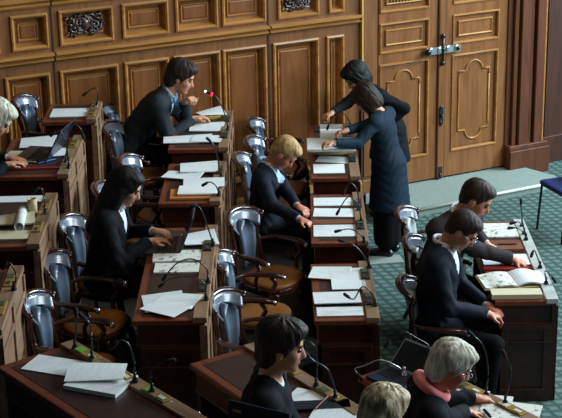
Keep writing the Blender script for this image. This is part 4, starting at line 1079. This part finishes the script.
    if hk == 'short':
        hr = [E(hp(-.018, 0, .042), hv(.106, .086, .095), HR, .02), E(hp(.045, 0, .098), hv(.045, .058, .03), HR, .03), E(hp(-.055, 0, -.02), hv(.05, .066, .07), HR, .03)]
        cut = [E(hp(.100, 0, -.032), hv(.084, .11, .104), HR, .012, 'x', 'sub'), E(hp(.02, 0, -.13), hv(.10, .12, .105), HR, .01, 'x', 'sub')]
        for s in (-1, 1): cut.append(E(hp(.002, s * .085, -.018), hv(.032, .020, .044), HR, .006, 'x', 'sub'))
    elif hk == 'wavy':
        hr = [E(hp(-.020, 0, .046), hv(.118, .098, .104), HR, .02), E(hp(.05, 0, .10), hv(.05, .065, .035), HR, .03), E(hp(-.06, 0, -.035), hv(.062, .082, .09), HR, .03)]
        cut = [E(hp(.105, 0, -.038), hv(.086, .12, .102), HR, .015, 'x', 'sub')]
    elif hk == 'bob':
        hr = [E(hp(-.022, 0, .042), hv(.120, .100, .108), HR, .02), E(hp(.05, 0, .10), hv(.052, .07, .036), HR, .03), E(hp(-.055, 0, -.05), hv(.072, .09, .095), HR, .04)]
        for s in (-1, 1): hr.append(E(hp(.0, s * .072, -.055), hv(.055, .032, .085), HR, .03))
        cut = [E(hp(.105, 0, -.030), hv(.066, .078, .108), HR, .012, 'x', 'sub')]
    else:
        hr = [E(hp(-.022, 0, .040), hv(.116, .094, .104), HR, .02), E(hp(.04, 0, .10), hv(.05, .066, .030), HR, .03)]
        back = nb - fw * .085 - up2 * .16
        hr += [C(hp(-.06, 0, -.02), back, .085, .085, .04)]
        for s in (-1, 1): hr += [C(hp(-.01, s * .070, -.02), nb + V3(.0, s * .085, 0) - up2 * .06, .038, .045, .03), C(nb + V3(0, s * .08, 0) - up2 * .06, back + V3(.05, s * .06, 0), .045, .05, .03)]
        cut = [E(hp(.108, 0, -.030), hv(.070, .066, .115), HR, .012, 'x', 'sub'), E(nb + fw * .10, (.085, .06, .11), TR2, .01, 'x', 'sub')]
    amp = .0035 if hk in ('wavy', 'bob') else .002
    hc = HC; HRi = HR.T
    def posth(D, X, Y, Z):
        x, y, z = X - hc[0], Y - hc[1], Z - hc[2]
        lx = HRi[0][0]*x + HRi[0][1]*y + HRi[0][2]*z; ly = HRi[1][0]*x + HRi[1][1]*y + HRi[1][2]*z; lz = HRi[2][0]*x + HRi[2][1]*y + HRi[2][2]*z
        a = np.arctan2(ly, lz + .05 if hk == 'long' else lx + .03)
        return D + amp * np.sin(a * 9 + lz * 26 + 2.5 * np.sin(lx * 34 + ly * 27)) * np.sin(lz * 31 + ly * 23 + 1) + amp * .4 * np.sin(a * 41 + lz * 90)
    mesh_sdf('hair', hr + cut, [hm], root, .006, posth)
    for s in (-1, 1):
        bm = bmesh.new(); blob(bm, hp(.080, s * .031, .008), hv(.012, .013, .010)); finish('eye', bm, 'eye', root)
        bm = bmesh.new(); tube(bm, [hp(.093, s * .016, .030), hp(.092, s * .034, .036), hp(.080, s * .050, .030)], [.003, .004, .003], 6); finish('eyebrow', bm, hm, root)
    if glasses:
        bm = bmesh.new()
        for s in (-1, 1):
            pts = [hp(.108, s * .033 + .021 * math.cos(t), .004 + .017 * math.sin(t)) for t in [2 * math.pi * k / 14 for k in range(15)]]
            tube(bm, pts, .0028, 6); tube(bm, [hp(.106, s * .053, .008), hp(.0, s * .082, .012)], .0026, 6)
        tube(bm, [hp(.110, -.012, .006), hp(.110, .012, .006)], .0028, 6); finish('glasses', bm, 'glass', root)
    return root, HC

def wristp(p): return p[2]
TZ = TIER; DT = TOP + .03
person('man in grey-blue suit with wavy dark hair, hands clasped by his chin', T2, R(-8), (181, 77), lean=34, hc_pitch=26,
       hands=[('px', 184, 103, T2 + TOP + .24), ('px', 190, 121, T2 + DT + .02)], hair=('wavy', 'hair_dark'), jacket='suit_grey', shirt='shirt_blue', tie='tie', curl=(60, 30), hs=1.0, sc=1.13,
       poles=[(.1, .5, -1), (-.3, -.6, -.7)])
person('woman with long black hair in black jacket typing on a laptop', T2, R(-8), (126, 187), lean=10, hc_pitch=30,
       hands=[('px', 151, 231, T2 + DT + .04), ('px', 147, 243, T2 + DT + .05)], hair=('long', 'hair_black'), jacket='suit_black', shirt='shirt_white', hs=1.04, sc=.97)
person('fair-haired man in navy suit looking down at papers in his hands', T3, R(-14), (284, 153), lean=5, hc_pitch=52,
       hands=[('px', 300, 211, T3 + .82), ('px', 297, 218, T3 + .82)], hair=('short', 'hair_blond'), skin='skin_ruddy', jacket='suit_navy', shirt='shirt_blue', tie='tie', hs=1.10, curl=(40, 40), sc=.97)
person('near man on the right in dark navy suit and glasses, hands on his lap', 0, R(-18), (462, 230), lean=7, hc_pitch=42,
       hands=[(.32, .10, .66), (.34, -.06, .66)], hair=('short', 'hair_dark'), skin='skin_ruddy', jacket='suit_navy', shirt='shirt_white', tie='tie', glasses=True, hs=.98, curl=(45, 45), sc=1.12)
person('far man on the right in grey-brown suit writing on a sheet', 0, R(-46), (476, 199), lean=20, hc_pitch=34, head_yaw=26,
       hands=[('px', 484, 242, TOP + .06), ('px', 511, 259, TOP + .05)], hair=('short', 'hair_dark'), skin='skin_ruddy', jacket='suit_brown', shirt='shirt_white', hs=1.02, curl=(35, 50), sc=1.13)
person('white-haired person at the left edge with hands on a paper', T1, R(0), (-4, 119), lean=20, hc_pitch=40,
       hands=[('px', 6, 158, T1 + DT + .02), ('px', 3, 167, T1 + DT + .02)], hair=('bob', 'hair_white'), jacket='suit_black', vneck=False, hs=1.08)
person('brown-haired woman in black seated at the bottom centre, facing right', T2, R(-4), (282, 346), lean=8, hc_pitch=12,
       hair=('wavy', 'hair_dark'), jacket='suit_black', vneck=False, hs=1.04, neck_f=.2, sc=1.04)
person('white-haired woman with glasses and pink scarf reading at the bottom right', T3, R(2), (451, 366), lean=14, hc_pitch=30,
       hands=[('px', 470, 398, T3 + DT + .02), ('px', 466, 412, T3 + DT + .02)], hair=('wavy', 'hair_white'), skin='skin_ruddy', jacket='suit_black', vneck=False, scarf='scarf', glasses=True, hs=1.0, sc=1.04)
person('person with tousled ash-blond hair cut off by the bottom edge', T2, R(30), (384, 413), lean=8, hc_pitch=20,
       hair=('wavy', 'hair_ash'), jacket='suit_black', vneck=False, hs=.98)
# standing women
wl = P(383, 250, 0)
person('standing woman with brown bob in long dark teal jacket leaning over the papers', 0, R(155), (366, 99), seated=False, lean=10, hc_pitch=48,
       hands=[('px', 336, 143, T3 + TOP + .20), ('px', 330, 138, T3 + TOP + .22)], hair=('bob', 'hair_dark'), jacket='suit_teal', vneck=False, skirt=True, hs=1.12, curl=(45, 45), hem=.18, sc=.91, poles=[(-.2, .1, -1), (-.2, -.1, -1)])
person('standing woman with black hair reaching to the papers, behind the one in teal', 0, R(205), (356, 77), seated=False, lean=24, hc_pitch=40,
       hands=[('px', 386, 126, 1.0), ('px', 321, 122, T3 + TOP + .14)], hair=('bob', 'hair_black'), jacket='suit_black', vneck=False, skirt=True, hs=1.12, curl=(40, 40), hem=.05, sc=.94, poles=[(-.3, .1, .1), None])
